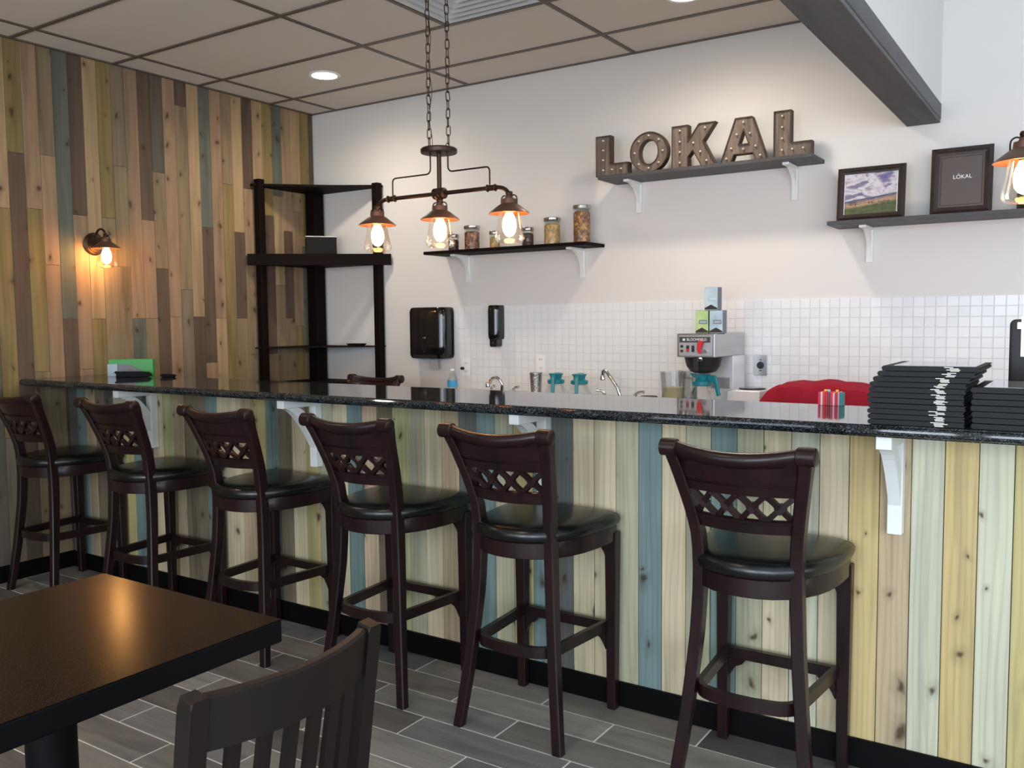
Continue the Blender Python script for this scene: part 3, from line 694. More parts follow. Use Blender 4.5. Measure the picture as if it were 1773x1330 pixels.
# ---------------------------------------------------------------- pendant lights
def lamp_parts(par, x, y, z):
    """z = level of the shade brim; returns nothing, adds lamp parts below the arm"""
    b = B(); lathe(b, [(.014, .064), (.018, .054), (.029, .052), (.031, .034), (.042, .028), (.060, .014), (.080, -.001), (.082, -.005), (.079, -.005), (.058, .008), (.036, .020), (.016, .022)], (x, y, z), 28, cap=False); obj('shade', b, m_shade, par, smooth=True)
    b = B()
    for s in (-1, 1):
        P = [(x+s*.037, y, z+.026), (x+s*.037, y, z+.048)] + [(x+s*(.021+.016*math.cos(a)), y, z+.050+.017*math.sin(a)) for a in (.4, .8, 1.2, 1.57)] + [(x+s*.010, y, z+.064)]
        tube(b, P, .0027, 6)
    obj('shade_loops', b, m_bronze, par, smooth=True)
    b = B(); lathe(b, [(.012, .082), (.015, .076), (.013, .068), (.011, .062)], (x, y, z), 14); obj('socket_collar', b, m_bronze, par, smooth=True)
    b = B(); lathe(b, [(.040, .008), (.043, -.010), (.049, -.05), (.059, -.092), (.060, -.103), (.052, -.116), (.028, -.120), (.001, -.1205)], (x, y, z), 28, cap=False); g = obj('glass_shade', b, m_lampglass, par, smooth=True)
    b = B(); lathe(b, [(.012, .002), (.015, -.006), (.021, -.018), (.0265, -.036), (.0275, -.056), (.024, -.076), (.015, -.089), (.003, -.095)], (x, y, z), 18); obj('bulb', b, m_bulb, par, smooth=True)
    b = B(); lathe(b, [(.0145, .020), (.0145, -.001)], (x, y, z), 14); obj('bulb_cap', b, m_shade, par, smooth=True)
def chain(par, x, y, z0, z1, skew=0):
    b = B(); P = [(.0085*math.cos(a), 0, .0118*(1 if math.sin(a) > 0 else -1) + .0088*math.sin(a)) for a in [k*PI/6 for k in range(12)]]
    P = [(p[0], p[1], p[2]) for p in P]; tube(b, P, .0021, 5, closed=True)
    me = me_of('chain_link', b, m_bronze); me.polygons.foreach_set('use_smooth', [True]*len(me.polygons))
    h = thing_child('chain', par); n = int((z1-z0)/.0345); r = random.Random(5)
    for i in range(n+1):
        o = bpy.data.objects.new('chain_link', me); o.location = (x+skew*i/n*.0 + r.uniform(-.0008, .0008), y, z0+(z1-z0)*i/n); o.rotation_euler = (0, r.uniform(-.08, .08), (.25 if i % 2 else 1.75)+r.uniform(-.2, .2)); o.parent = h; COL.objects.link(o)
def thing_child(name, par):
    b = B(); tube(b, [(0, 0, -5), (0, 0, -4.999)], .0001, 3); b.free()
    o = bpy.data.objects.new(name, None); o.empty_display_size = .02; o.parent = par; COL.objects.link(o); return o
def island(x, y, z, ceil_z, label):
    t = thing('pendant_light', label, 'light', (x, y, z), 0, 'three-lamp pendants hung over the bar')
    k = lambda v: v
    b = B(); lathe(b, [(.060, .262), (.074, .264), (.076, .270), (.076, .280), (.070, .285), (.02, .286)], seg=32); obj('canopy_disc', b, m_bronze, t, smooth=True)
    b = B(); tube(b, [(0, 0, .262), (0, 0, .10)], .0095, 12); obj('stem', b, m_bronze, t, smooth=True)
    b = B(); lathe(b, [(.012, .118), (.021, .114), (.023, .100), (.023, .086), (.014, .076), (.011, .066), (.011, .058)], seg=18)
    lathe(b, [(.017, -.030), (.023, -.026), (.023, .026), (.017, .030)], (0, 0, .1), 18, 'x'); obj('hub', b, m_bronze, t, smooth=True)
    for s in (-1, 1):
        b = B(); tube(b, [(s*.028, 0, .1), (s*.268, 0, .1)], .0085, 10)
        lathe(b, [(.0115, -.022), (.0155, -.019), (.0115, -.015), (.0115, .015), (.0155, .019), (.0115, .022)], (s*.262, 0, .1), 12, 'x')
        P = [(s*(.284+.062*math.sin(a)), 0, .1-.062*(1-math.cos(a))*.62) for a in [q*PI/2/6 for q in range(7)]] + [(s*.346, 0, .058)]
        tube(b, P, .0085, 10); obj('pipe_arm', b, m_bronze, t, smooth=True)
        b = B(); P = [(s*.046, 0, .262), (s*.046, 0, .205)]+[(s*(.066-.020*math.cos(a)), 0, .205-.020*math.sin(a)) for a in (.5, 1.0, 1.57)] + [(s*.238, 0, .185)]
        P += [(s*(.238+.016*math.sin(a)), 0, .185-.016*(1-math.cos(a))) for a in (.5, 1.0, 1.57)]+[(s*.254, 0, .108)]
        tube(b, P, .0034, 7); obj('wire_arm', b, m_bronze, t, smooth=True)
        b = B(); tube(b, [(s*.046+.008*math.cos(a), 0, .293+.008*math.sin(a)) for a in [q*PI/5 for q in range(10)]], .002, 5, closed=True); obj('hook_ring', b, m_bronze, t, smooth=True)
        chain(t, s*.050, 0, .315, ceil_z-z-.03)
    b = B(); tube(b, [(-.040+.004*math.sin(q*.9), .005*math.cos(q*.7), .28+(ceil_z-z-.31)*q/30) for q in range(31)], .0014, 5); obj('power_cord', b, m_bronze, t)
    b = B(); lathe(b, [(.075, 0), (.073, -.02), (.06, -.028), (.01, -.03)], (0, 0, ceil_z-z), 28); obj('ceiling_plate', b, m_bronze, t, smooth=True)
    for dx in (-.346, 0, .346): lamp_parts(t, dx, 0, -.003 if dx else -.003)
    return t
island(2.733, -1.95, 1.853, H, 'bronze three-lamp pendant with cone shades hanging over the bar')
island(5.185, -1.95, 1.868, HR, 'second bronze pendant, only its lit left lamp showing at the right edge')

# wall sconce
t = thing('wall_sconce', 'lit bronze wall sconce with hooked arm on the plank wall', 'light', (.0, -1.81, 1.905))
b = B(); lathe(b, [(.066, .0015), (.068, .008), (.060, .016), (.050, .020), (.048, .026), (.002, .028)], (0, 0, 0), 32, 'x'); obj('wall_plate', b, m_bronze, t, smooth=True)
b = B(); P = [(.02, 0, .0)]+[(.028+.0*a, 0, .0+.03*a) for a in (.3, 1)]+[(.078-.05*math.cos(a), 0, .040+.045*math.sin(a)) for a in [q*PI/8 for q in range(9)]]
tube(b, P, .0065, 9); obj('hooked_arm', b, m_bronze, t, smooth=True)
lamp_parts(t, .128, 0, -.028)

# ---------------------------------------------------------------- corner shelf unit
t = thing('corner_shelf', 'tall dark brown open corner shelving unit against the plank wall', 'shelf unit', (0, 0, 0))
def vpost(x, y, s, z1=2.425):
    b = B(); box(b, x-s, x+s, y-s, y+s, 0, z1, .003); obj('post', b, m_shelfblk, t)
vpost(.045, -.575, .027, 2.44); vpost(.675, -.045, .027, 2.42); vpost(.072, -.072, .048, 2.39)
def tri(z0, z1, nm, e=0, m=m_shelfblk):
    b = B(); prism(b, [(.006, -.006), (.70+e, -.006), (.70+e, -.03), (.42, -.235), (.235, -.415), (.03, -.62-e), (.006, -.62-e)], z0, z1, 'z'); obj(nm, b, m, t)
tri(2.392, 2.407, 'top_shelf'); tri(1.838, 1.858, 'middle_shelf'); tri(1.243, 1.252, 'thin_shelf'); tri(.985, .995, 'thin_shelf'); tri(.55, .56, 'thin_shelf'); tri(.1, .12, 'thin_shelf')
b = B(); A, C = Vector((.012, -.668)), Vector((.772, -.012)); d = (C-A).normalized(); n_ = Vector((d.y, -d.x))*.018
prism(b, [tuple(A), tuple(C), tuple(C+n_), tuple(A+n_)], 1.832, 1.912, 'z', .001); obj('front_board', b, m_shelfblk, t)
t = thing('storage_box', 'dark box with a pale top edge on the corner unit middle shelf', 'box', (.235, -.175, 1.859), .86)
b = B(); box(b, -.11, .11, -.055, .055, 0, .188, .002); obj('body', b, mat('dark_grey_card', srgb(16, 15, 15), .6, spec=.2), t)
b = B(); box(b, -.112, .112, -.057, .057, .189, .195, .001); obj('lid', b, m_bracket, t)
b = B(); loft(b, [[(x*k, y*k, z) for x, y in ((.06, -.03), (.05, .035), (-.06, .03), (-.055, -.035))] for k, z in ((.8, 0), (1, .003), (1.2, .016), (1.16, .016), (.95, .005))])
o = obj('small_tray', b, m_mblack, loc=(.49, -.09, 1.2525)); tag(o, 'small flat black tray on the thin shelf of the corner unit', 'tray')

# ---------------------------------------------------------------- wall dispensers and outlets
t = thing('paper_towel_dispenser', 'large glossy black paper towel dispenser on the white wall', 'dispenser', (1.158, 0, 1.345))
def bowed_case(w, d, h, r, zr, cz=0):
    """case with broadly rounded front edges: plan outline lofted upwards"""
    b = B(); loops = []
    for k in range(9):
        f = k/4-1 if k < 4 else (k-4)/4
    zs = [(-h, .90), (-h+zr*.3, .965), (-h+zr, 1), (-h*.5, 1), (0, 1), (h*.5, 1), (h-zr, 1), (h-zr*.3, .965), (h, .90)]
    for z, q in zs:
        P = [(w*q, -.0015), (w*q, -(d-r)*q)] + [(w*q-r+r*math.cos(a), -(d-r)*q-r*.9*math.sin(a)) for a in [j*PI/2/8 for j in range(1, 9)]]
        P = P + [(-x, y) for x, y in P[::-1]]
        loops.append([(x, y, z+cz) for x, y in P])
    loft(b, loops); return b
b = bowed_case(.163, .130, .176, .062, .03)
obj('housing', b, m_plblack, t, smooth=True)
b = B(); prism(b, rrect(-.105, .105, -.174, -.15, .008, 3), -.129, -.05, 'y'); obj('paper_slot', b, m_mblack, t)
b = B(); box(b, -.012, .012, -.1325, -.130, -.038, -.026, .001); obj('badge', b, m_steel, t)
b = B(); tube(b, [(.017*math.cos(a*PI/8), -.131, -.095+.017*math.sin(a*PI/8)) for a in range(16)], .0009, 4, closed=True); box(b, -.002, .002, -.1325, -.130, -.132, -.12); obj('pull_symbol', b, m_steel, t)
b = B(); box(b, -.012, .066, -.062, -.0605, -.25, -.165); obj('paper_towel', b, mat('grey_paper', srgb(176, 176, 174), .8), t)
t = thing('soap_dispenser', 'slim glossy black soap dispenser on the tiled splashback', 'dispenser', (1.70, -.0115, 1.40))
b = bowed_case(.047, .085, .112, .040, .03, .015)
obj('housing', b, m_plblack, t, smooth=True)
b = B(); prism(b, rrect(-.028, .028, -.148, -.085, .014, 4), -.065, -.002, 'y'); obj('nozzle', b, m_plblack, t, smooth=True)
b = B(); lathe(b, [(.006, -.067), (.006, -.065)], (0, 0, -.12), 10, 'y'); obj('push_button', b, m_steel, t)
def outlet(x, z, label, y=-.0115):
    t = thing('wall_outlet', label, 'outlet', (x, y, z))
    b = B(); prism(b, rrect(-.037, .037, -.06, .06, .006, 3), -.005, -.0002, 'y', .001); obj('cover_plate', b, m_white, t)
    for s in (-1, 1):
        b = B(); prism(b, rrect(-.016, .016, -.014+s*.028, .014+s*.028, .009, 4), -.0065, -.0052, 'y'); so = obj('socket', b, m_white, t)
        b = B(); box(b, -.008, -.005, -.0072, -.0066, s*.028-.004, s*.028+.006); box(b, .005, .008, -.0072, -.0066, s*.028-.004, s*.028+.006); obj('slots', b, m_mblack, so)
    return t
t = outlet(1.43, 1.11, 'white wall outlet with a small plug, right of the water bottle')
b = B(); lathe(b, [(.009, -.03), (.011, -.02), (.011, -.008)], (-.022, 0, -.008), 10, 'y'); obj('plug', b, m_mblack, t)
outlet(2.03, 1.143, 'white wall outlet above the steel shaker cup')
t = thing('power_outlet', 'brushed steel power outlet with round black socket beside the coffee brewer', 'outlet', (3.468, -.0115, 1.163))
b = B(); prism(b, rrect(-.036, .036, -.057, .057, .004, 3), -.006, -.0002, 'y', .001); obj('cover_plate', b, m_steel, t)
b = B(); lathe(b, [(.020, -.0062), (.020, -.009), (.013, -.0095), (.012, -.0075), (.001, -.0075)], seg=20, axis='y'); obj('round_socket', b, m_mblack, t, smooth=True)
b = B(); box(b, -.006, .006, -.0085, -.0062, -.032, -.027); box(b, -.004, .004, -.0085, -.0062, .028, .034); obj('screws', b, m_dark, t, 'stuff')

# ---------------------------------------------------------------- back counter and what stands on it
t = thing('back_counter', 'back counter along the white wall behind the bar', 'counter', (0, 0, 0))
b = B(); box(b, 1.34, 5.9, -.60, -.02, .1, .879); obj('cabinet', b, m_shelfblk, t)
b = B(); box(b, 1.34, 5.9, -.55, -.02, 0, .0995); obj('plinth', b, m_black, t)
for i in range(7):
    b = B(); box(b, 1.36+.65*i, 1.36+.65*i+.63, -.62, -.601, .13, .86, .002); d_ = obj('door', b, m_shelfblk, t)
    b = B(); tube(b, [(1.40+.65*i, -.622, .76), (1.40+.65*i, -.645, .76), (1.40+.65*i, -.645, .66), (1.40+.65*i, -.622, .66)], .005, 6); obj('handle', b, m_steel, d_)
b = B(); box(b, 1.335, 5.9, -.635, -.013, .88, .9195, .003); o = obj('worktop', b, mat('pale_worktop', srgb(196, 196, 194), .3)); tag(o, 'pale worktop of the back counter', 'worktop')
CT = .9198
t = thing('water_bottle', 'small clear water bottle with a blue label', 'bottle', (1.528, -.3, CT))
b = B(); lathe(b, [(.028, .0), (.033, .004), (.033, .06), (.031, .064), (.033, .068), (.033, .12), (.030, .14), (.018, .165), (.0125, .172), (.0125, .182)], seg=20); obj('body', b, m_glass, t, smooth=True)
b = B(); lathe(b, [(.0338, .078), (.0338, .118)], seg=20, cap=False); obj('label', b, mat('blue_label', srgb(64, 160, 214), .4), t, smooth=True)
b = B(); lathe(b, [(.0145, .183), (.0145, .194), (.013, .196)], seg=16); obj('cap', b, m_white, t)
def faucet(x, y, pts, label, hx, nm='faucet'):
    t = thing(nm, label, 'faucet', (x, y, CT))
    b = B(); tube(b, pts, .0115, 12); lathe(b, [(.024, 0), (.024, .008), (.015, .02), (.0125, .04)], (pts[0][0], pts[0][1], 0), 18); obj('spout', b, m_chrome, t, smooth=True)
    e_ = Vector(pts[-1]); b = B(); lathe(b, [(.0125, .010), (.0155, .004), (.0155, -.018), (.012, -.02)], tuple(e_), 14); obj('aerator', b, m_chrome, t, smooth=True)
    for sx, tx in hx:
        b = B(); lathe(b, [(.022, 0), (.02, .01), (.011, .02), (.010, .06), (.013, .068)], (sx, 0, 0), 14); tube(b, [(sx, 0, .068), (sx+tx*.4, -.004, .082), (sx+tx, -.012, .086)], [.008, .0075, .010], 10); obj('handle', b, m_chrome, t, smooth=True)
g = [(.0, 0, 0), (0, 0, .07)] + [(-.045+.045*math.cos(a), -.006*a, .085+.055*math.sin(a)) for a in [q*PI/9 for q in range(9)]] + [(-.098, -.02, .098)]
faucet(1.852, -.2, g, 'arched chrome faucet behind the bar left of the shaker cup', [(-.085, .03), (.085, .05)])
faucet(2.689, -.2, [(0, 0, 0), (0, 0, .06), (-.012, 0, .10), (-.05, 0, .152), (-.085, 0, .196), (-.098, 0, .206), (-.108, 0, .198), (-.112, 0, .165)], 'angled chrome swing faucet left of the plastic pitcher', [(-.10, -.05), (.10, .06)])
m_hammer = mat('hammered_steel', srgb(170, 168, 164), .25, 1)
v = N(m_hammer, 'ShaderNodeTexVoronoi'); v.inputs['Scale'].default_value = 160; L(m_hammer, coords(m_hammer, (1, 1, 1)), v.inputs['Vector']); bump(m_hammer, v.outputs['Distance'], .6, .003)
t = thing('shaker_cup', 'hammered steel shaker cup with a thin straw', 'cup', (2.17, -.3, CT))
b = B(); lathe(b, [(.025, 0), (.028, .003), (.039, .186), (.037, .187), (.026, .01), (.001, .008)], seg=24, cap=False); obj('cup', b, m_hammer, t, smooth=True)
b = B(); tube(b, [(.01, 0, .01), (.03, .002, .23)], .0022, 6); obj('straw', b, m_white, t)
def pot(x, y, rz, label, z=CT):
    t = thing('coffee_pot', label, 'coffee pot', (x, y, z), rz, 'coffee pots with teal tops')
    b = B(); lathe(b, [(.055, 0), (.074, .01), (.080, .035), (.070, .075), (.050, .115), (.044, .128)], seg=28, cap=False); lathe(b, [(.055, 0), (.001, .001)], seg=28, cap=False); obj('glass_bowl', b, m_glass, t, smooth=True)
    b = B(); lathe(b, [(.046, .122), (.052, .126), (.052, .145), (.034, .152), (.036, .168), (.046, .182), (.044, .184), (.001, .178)], seg=28); prism(b, [(-.04, .165), (-.066, .186), (-.05, .187), (-.01, .176)], -.016, .016, 'y'); obj('collar', b, m_teal, t, smooth=True)
    b = B(); prism(b, [(.035, .176), (.07, .180), (.088, .168), (.108, .075), (.092, .070), (.076, .142), (.045, .150)], -.010, .010, 'y', .002); obj('handle', b, m_teal, t)
pot(2.30, -.28, -1.25, 'empty coffee pot with teal top right of the shaker cup')
pot(2.462, -.28, -1.25, 'empty coffee pot with teal top left of the swing faucet')
m_clear = glass('clear_plastic', (.93, .95, .96), .8); m_straw = mat('pale_lemon_water', srgb(222, 208, 160), .3, Transmission_Weight=.35)
def pitcher(x, y, label, fill, rz=.3):
    t = thing('water_pitcher', label, 'pitcher', (x, y, CT), rz, 'clear plastic pitchers')
    b = B(); lathe(b, [(.056, 0), (.060, .004), (.068, .15), (.072, .20), (.074, .212), (.071, .212), (.065, .15), (.056, .01)], seg=28, cap=False); lathe(b, [(.056, .001), (.001, .002)], seg=28, cap=False); obj('jug', b, m_clear, t, smooth=True)
    b = B(); tube(b, [(.066, 0, .18), (.105, 0, .175), (.112, 0, .12), (.100, 0, .06), (.062, 0, .05)], .007, 8); obj('handle', b, m_clear, t, smooth=True)
    if fill: b = B(); lathe(b, [(.054, .004), (.0625, .125), (.001, .126)], seg=24); obj('drink', b, m_straw, t, smooth=True)
pitcher(3.06, -.28, 'clear plastic pitcher half full of pale yellow drink', True)
pitcher(3.10, -.12, 'empty clear pitcher tucked behind, beside the coffee brewer', False, 2.4)
b = B(); lathe(b, [(.03, 0), (.045, .02), (.05, .062), (.048, .064), (.001, .055)], seg=20); o = obj('dark_bowl', b, m_mblack, loc=(2.885, -.22, CT)); tag(o, 'small dark round rim just showing left of the pitcher', 'bowl')

# coffee brewer
t = thing('coffee_brewer', 'stainless steel coffee brewer with black basket and red handle', 'coffee maker', (3.29, -.33, CT))
fy = -.20    # front face
b = B(); box(b, -.103, .103, fy, .27, .305, .428, .004); obj('head', b, m_steel, t)
m_lsteel = mat('brightened_steel', srgb(232, 233, 235), .45, .6)  # same steel, lightened so its overexposed glare is in the colour
b = B(); box(b, -.103, .103, .08, .27, .0205, .3045, .003); obj('column', b, m_lsteel, t)
b = B(); box(b, -.103, .103, fy, .27, .002, .020, .003); obj('base', b, m_steel, t)
b = B(); box(b, .104, .285, -.02, .27, .002, .125, .004); obj('side_warmer', b, m_lsteel, t)
b = B(); lathe(b, [(.07, .1255), (.072, .132), (.060, .134), (.001, .133)], (.20, .11, 0), 28); obj('warming_plate', b, m_plblack, t, smooth=True)
b = B(); lathe(b, [(.07, .0203), (.072, .026), (.060, .028), (.001, .027)], (-.005, -.09, 0), 28); obj('warming_plate', b, m_plblack, t, smooth=True)
b = B(); lathe(b, [(.04, .218), (.066, .226), (.088, .256), (.099, .3035), (.02, .304)], (0, -.09, 0), 28); prism(b, [(-.014, .236), (.014, .236), (.014, .30), (-.014, .30)], fy+.004, fy+.04, 'y'); obj('brew_basket', b, m_mblack, t, smooth=True)
b = B(); box(b, -.09, .088, fy-.004, fy-.0005, .313, .418, .001); fp = obj('front_panel', b, mat('silver_panel', srgb(170, 172, 176), .35, .4), t)
b = B(); box(b, -.087, .082, fy-.0055, fy-.0042, .382, .412); obj('name_strip', b, mat('charcoal_strip', srgb(56, 60, 64), .4), fp)
text_mesh('BLOOMFIELD', .0195, m_white, 'lettering', fp, (.008, fy-.0059, .397)).scale = (.95, 1, 1)
b = B(); box(b, -.068, -.056, fy-.0062, fy-.0056, .391, .403); obj('emblem', b, m_white, fp)
for z in (.362, .338):
    b = B(); lathe(b, [(.0075, fy-.010), (.0075, fy-.0042)], (-.073, 0, z), 12, 'y'); obj('knob', b, m_mblack, fp)
for x, m in ((-.041, m_red), (-.012, m_mblack)):
    b = B(); box(b, x-.008, x+.008, fy-.0065, fy-.0042, .333, .367, .0006); sw = obj('switch', b, m_mblack, fp)
b = B(); box(b, -.047, -.035, fy-.009, fy-.0066, .335, .35); obj('switch_light', b, m_red, fp)
b = B(); prism(b, [(.026, .326), (.018, .345), (.020, .375), (.028, .393), (.052, .391), (.042, .372), (.036, .350), (.040, .326)], fy-.03, fy-.012, 'y', .002); obj('red_handle', b, m_red, t)
b = B(); lathe(b, [(.010, fy-.014), (.010, fy-.004)], (.056, 0, .338), 12, 'y'); lathe(b, [(.012, .306), (.014, .296), (.010, .288)], (.03, fy-.012, 0), 12); obj('tap_fittings', b, m_chrome, t, smooth=True)
b = B(); box(b, -.035, .085, .0785, .0795, .125, .185); obj('instruction_card', b, mat('card_grey', srgb(150, 148, 152), .5), t)
pot(3.283, -.42, -.15, 'glass coffee pot with teal top standing in the coffee brewer', CT+.0285)
def tea(x, y, z, label, cols, rz=0):
    t = thing('tea_box', label, 'box', (x, y, z), rz, 'tea boxes stacked on the brewer')
    b = B(); box(b, -.036, .036, -.03, .03, 0, .120, .001); obj('carton', b, cols[1], t)
    b = B(); box(b, -.0355, .0355, -.0312, -.0302, .002, .1185); obj('front_print', b, cols[0], t)
    b = B(); prism(b, [(-.0345, .004), (.0345, .004), (.0345, .012), (0, .030), (-.0345, .012)], -.0322, -.0313, 'y'); obj('dark_chevron', b, m_mblack, t)
    b = B(); box(b, -.016, .030, -.0322, -.0313, .048, .070); obj('name_panel', b, cols[2], t)
    b = B(); box(b, -.010, .026, -.0326, -.0323, .060, .062); box(b, -.010, .022, -.0326, -.0323, .055, .0565); obj('printed_lines', b, m_white, t)
def printed(name, a, c2):
    m = mat(name, a, .35); g = noise(m, coords(m, (14, 14, 9), 5), 1, 3); base(m, ramp(m, g, [(.35, a), (.65, c2)])); return m
mb = printed('blue_tea_print', srgb(150, 184, 204), srgb(190, 214, 226)); mg = printed('green_tea_print', srgb(152, 186, 112), srgb(184, 212, 150)); md = mat('tea_side_grey', srgb(98, 104, 116), .4); mp = mat('tea_panel_grey', srgb(108, 132, 150), .4)
BT = CT+.4285
tea(3.285, -.40, BT, 'green tea box on top of the brewer, left of the pair', (mg, mat('tea_side_green', srgb(70, 96, 60), .4), mp))
tea(3.363, -.40, BT, 'blue tea box on top of the brewer, right of the pair', (mb, md, mp), .0)
tea(3.335, -.40, BT+.1205, 'blue tea box balanced on top of the two others', (mb, md, mb))

# covered appliance with red cloth
t = thing('covered_appliance', 'grey appliance mostly hidden under the red cloth', 'appliance', (3.89, -.36, CT))
b = B(); box(b, -.17, .262, -.165, .15, .004, .115, .01, 2); obj('body', b, mat('appliance_grey', srgb(150, 148, 144), .35, .3), t)
b = B(); nx, ny = 40, 16; V = {}
def hprof(u):
    pts = [(0, .02), (.04, .07), (.12, .135), (.22, .182), (.30, .19), (.6, .186), (.82, .180), (.90, .165), (.96, .135), (1, .085)]
    for (a, ha), (c, hc) in zip(pts, pts[1:]):
        if u <= c: return ha+(hc-ha)*(u-a)/(c-a)
    return .08
for i in range(nx+1):
    for j in range(ny+1):
        u, v_ = i/nx, j/ny; x = -.305+.60*u; y = -.215+.44*v_; y = {0: -.205, 1: -.204, 2: -.198, 3: -.180}.get(j, y)
        hh = hprof(u); edge = {0: 0, 1: .62, 2: .90, 3: .98}.get(j, min(1, math.sin(PI*v_)**.35*1.05)) if v_ < 1 else 0
        z = hh*edge + .006*math.sin(9*u+4*v_)*edge + .004*math.sin(23*u-7*v_)
        if v_ == 0: z = .02 + (.055*max(0, (u-.78)/.22))
        y2 = y + (.012*math.sin(14*u) if j < 3 else 0)
        V[i, j] = b.verts.new((x, y2, max(z, .004)))
for i in range(nx):
    for j in range(ny): b.faces.new((V[i, j], V[i+1, j], V[i+1, j+1], V[i, j+1]))
m_cloth = mat('red_cotton_cloth', srgb(158, 34, 52), .85, spec=.15)
o = obj('red_cloth', b, m_cloth, loc=(3.90, -.36, CT), smooth=True); sm = o.modifiers.new('solid', 'SOLIDIFY'); sm.thickness = .003; tag(o, 'crimson cloth draped over an appliance behind the bar', 'cloth')

# ---------------------------------------------------------------- things on the bar top
ZB = HB+.0003
m_menu = mat('black_menu_cover', srgb(17, 19, 23), .55, spec=.25); m_page = mat('menu_page_edge', srgb(222, 222, 208), .7)
m_plast = mat('clear_menu_sleeve', srgb(120, 126, 134), .08, spec=.7)
def menu(x, y, z, th, rz, label, grp, tilt=0, top=False):
    t = thing('menu_folder', label, 'menu', (x, y, z), rz, grp); t.rotation_euler.y = tilt
    w, d = .246, .30
    sec = arc(.008, th/2, th*.47, 250, 110, 6) + [(w, th*.95), (w, th*.72), (w-.004, th*.6), (w, th*.45), (w, th*.05)]
    b = B(); prism(b, sec, 0, d, 'y'); obj('cover', b, m_menu, t, smooth=True)
    b = B()
    for q in range(4):
        zz = th*(.10+.22*q); xs_ = random.uniform(-.005, .004)-(.012 if random.random() < .12 else 0); box(b, .176+xs_, .198+xs_+(.012 if random.random() < .1 else 0), -.0014, .004, zz, zz+th*.13)
    obj('page_corners', b, m_page, t)
    if top:
        b = B(); box(b, .03, w-.012, .012, d-.014, th*.95+.0002, th*.95+.0012); obj('clear_sleeve', b, m_plast, t)
    return t
r = random.Random(11); z = ZB
for i in range(11):
    f = max(0, i-6)/4; x = 4.492+r.uniform(-.003, .003)+.034*f**1.3; lastt = i == 10
    menu(x, -2.262+r.uniform(-.002, .003), z, .0148, r.uniform(-.004, .004), 'topmost black menu folder of the taller stack on the bar' if lastt else ('bottom black menu folder of the taller stack, flat on the bar' if i == 0 else 'black padded menu folder inside the taller stack on the bar'),
         'menus in the taller stack', top=lastt); z += .0151
z = ZB
for i in range(7):
    lastt = i == 6
    menu(4.752+r.uniform(-.003, .003), -2.262+r.uniform(-.002, .003), z, .0158, r.uniform(-.003, .003), 'topmost black menu folder of the lower stack at the right edge' if lastt else ('bottom black menu folder of the lower right stack, flat on the bar' if i == 0 else 'black padded menu folder inside the lower right stack'), 'menus in the lower stack', top=lastt); z += .0161

# point-of-sale monitor, seen from behind
t = thing('till_monitor', 'black till monitor seen from behind at the right edge', 'monitor', (4.99, -1.87, ZB))
b = B(); loops = []
for y, s in ((-.012, .96), (-.008, 1), (.02, 1), (.026, .97)): loops.append([(x*s, y, .165+z_*s) for x, z_ in rrect(-.18, .18, -.125, .125, .016, 4)])
loft(b, loops); obj('screen_housing', b, m_mblack, t, smooth=True)
b = B(); box(b, -.165, .165, .0262, .028, .05, .28); obj('screen', b, m_plblack, t)
b = B(); box(b, -.05, .05, .0, .03, .01, .06, .004); box(b, -.17, .15, -.05, .10, 0, .0395, .004); obj('stand', b, m_mblack, t)
b = B(); box(b, -.160, -.05, -.0135, -.0122, .262, .281); obj('silver_strip', b, m_steel, t)
b = B(); box(b, -.150, .06, -.0150, -.0137, .18, .30); obj('paper_notice', b, m_white, t)

# sugar packets
cols = [(206, 40, 58), (240, 190, 200), (214, 52, 48), (196, 40, 50), (120, 60, 90), (214, 50, 60), (236, 176, 206), (204, 40, 54), (196, 150, 160), (44, 130, 140)]
back = [(238, 190, 60), (150, 200, 206), (242, 176, 70)]
nm_ = {0: 'red', 1: 'pale pink', 2: 'orange red', 3: 'red', 4: 'dark purple', 5: 'red', 6: 'pink', 7: 'red', 8: 'greyish pink', 9: 'teal'}
place = ['leftmost', 'second from the left', 'third from the left', 'fourth from the left', 'fifth from the left', 'sixth from the left', 'seventh from the left', 'third from the right', 'second from the right', 'rightmost']
for i, c in enumerate(cols):
    m = mat('packet_paper', srgb(*c), .5); b = B(); box(b, 0, .0072, -.002, .040, 0, .044+.003*((i*7) % 3)/2, .0008)
    o = obj('sugar_packet', b, m, loc=(4.232+.0080*i, -1.775, ZB)); o.rotation_euler.z = .0
    tag(o, '%s sugar packet on the bar, %s of the front row' % (nm_[i], place[i]), 'packet', 'sugar packets on the bar')
for i, (c, xo, nn) in enumerate(zip(back, (.010, .020, .048), ('yellow', 'pale blue', 'orange yellow'))):
    m = mat('packet_paper', srgb(*c), .5); b = B(); box(b, 0, .010, .0405, .060 if False else .044, 0, .052, .0008)
    o = obj('sugar_packet', b, m, loc=(4.232+xo, -1.775, ZB)); tag(o, '%s sugar packet rising behind the front row' % nn, 'packet', 'sugar packets on the bar')

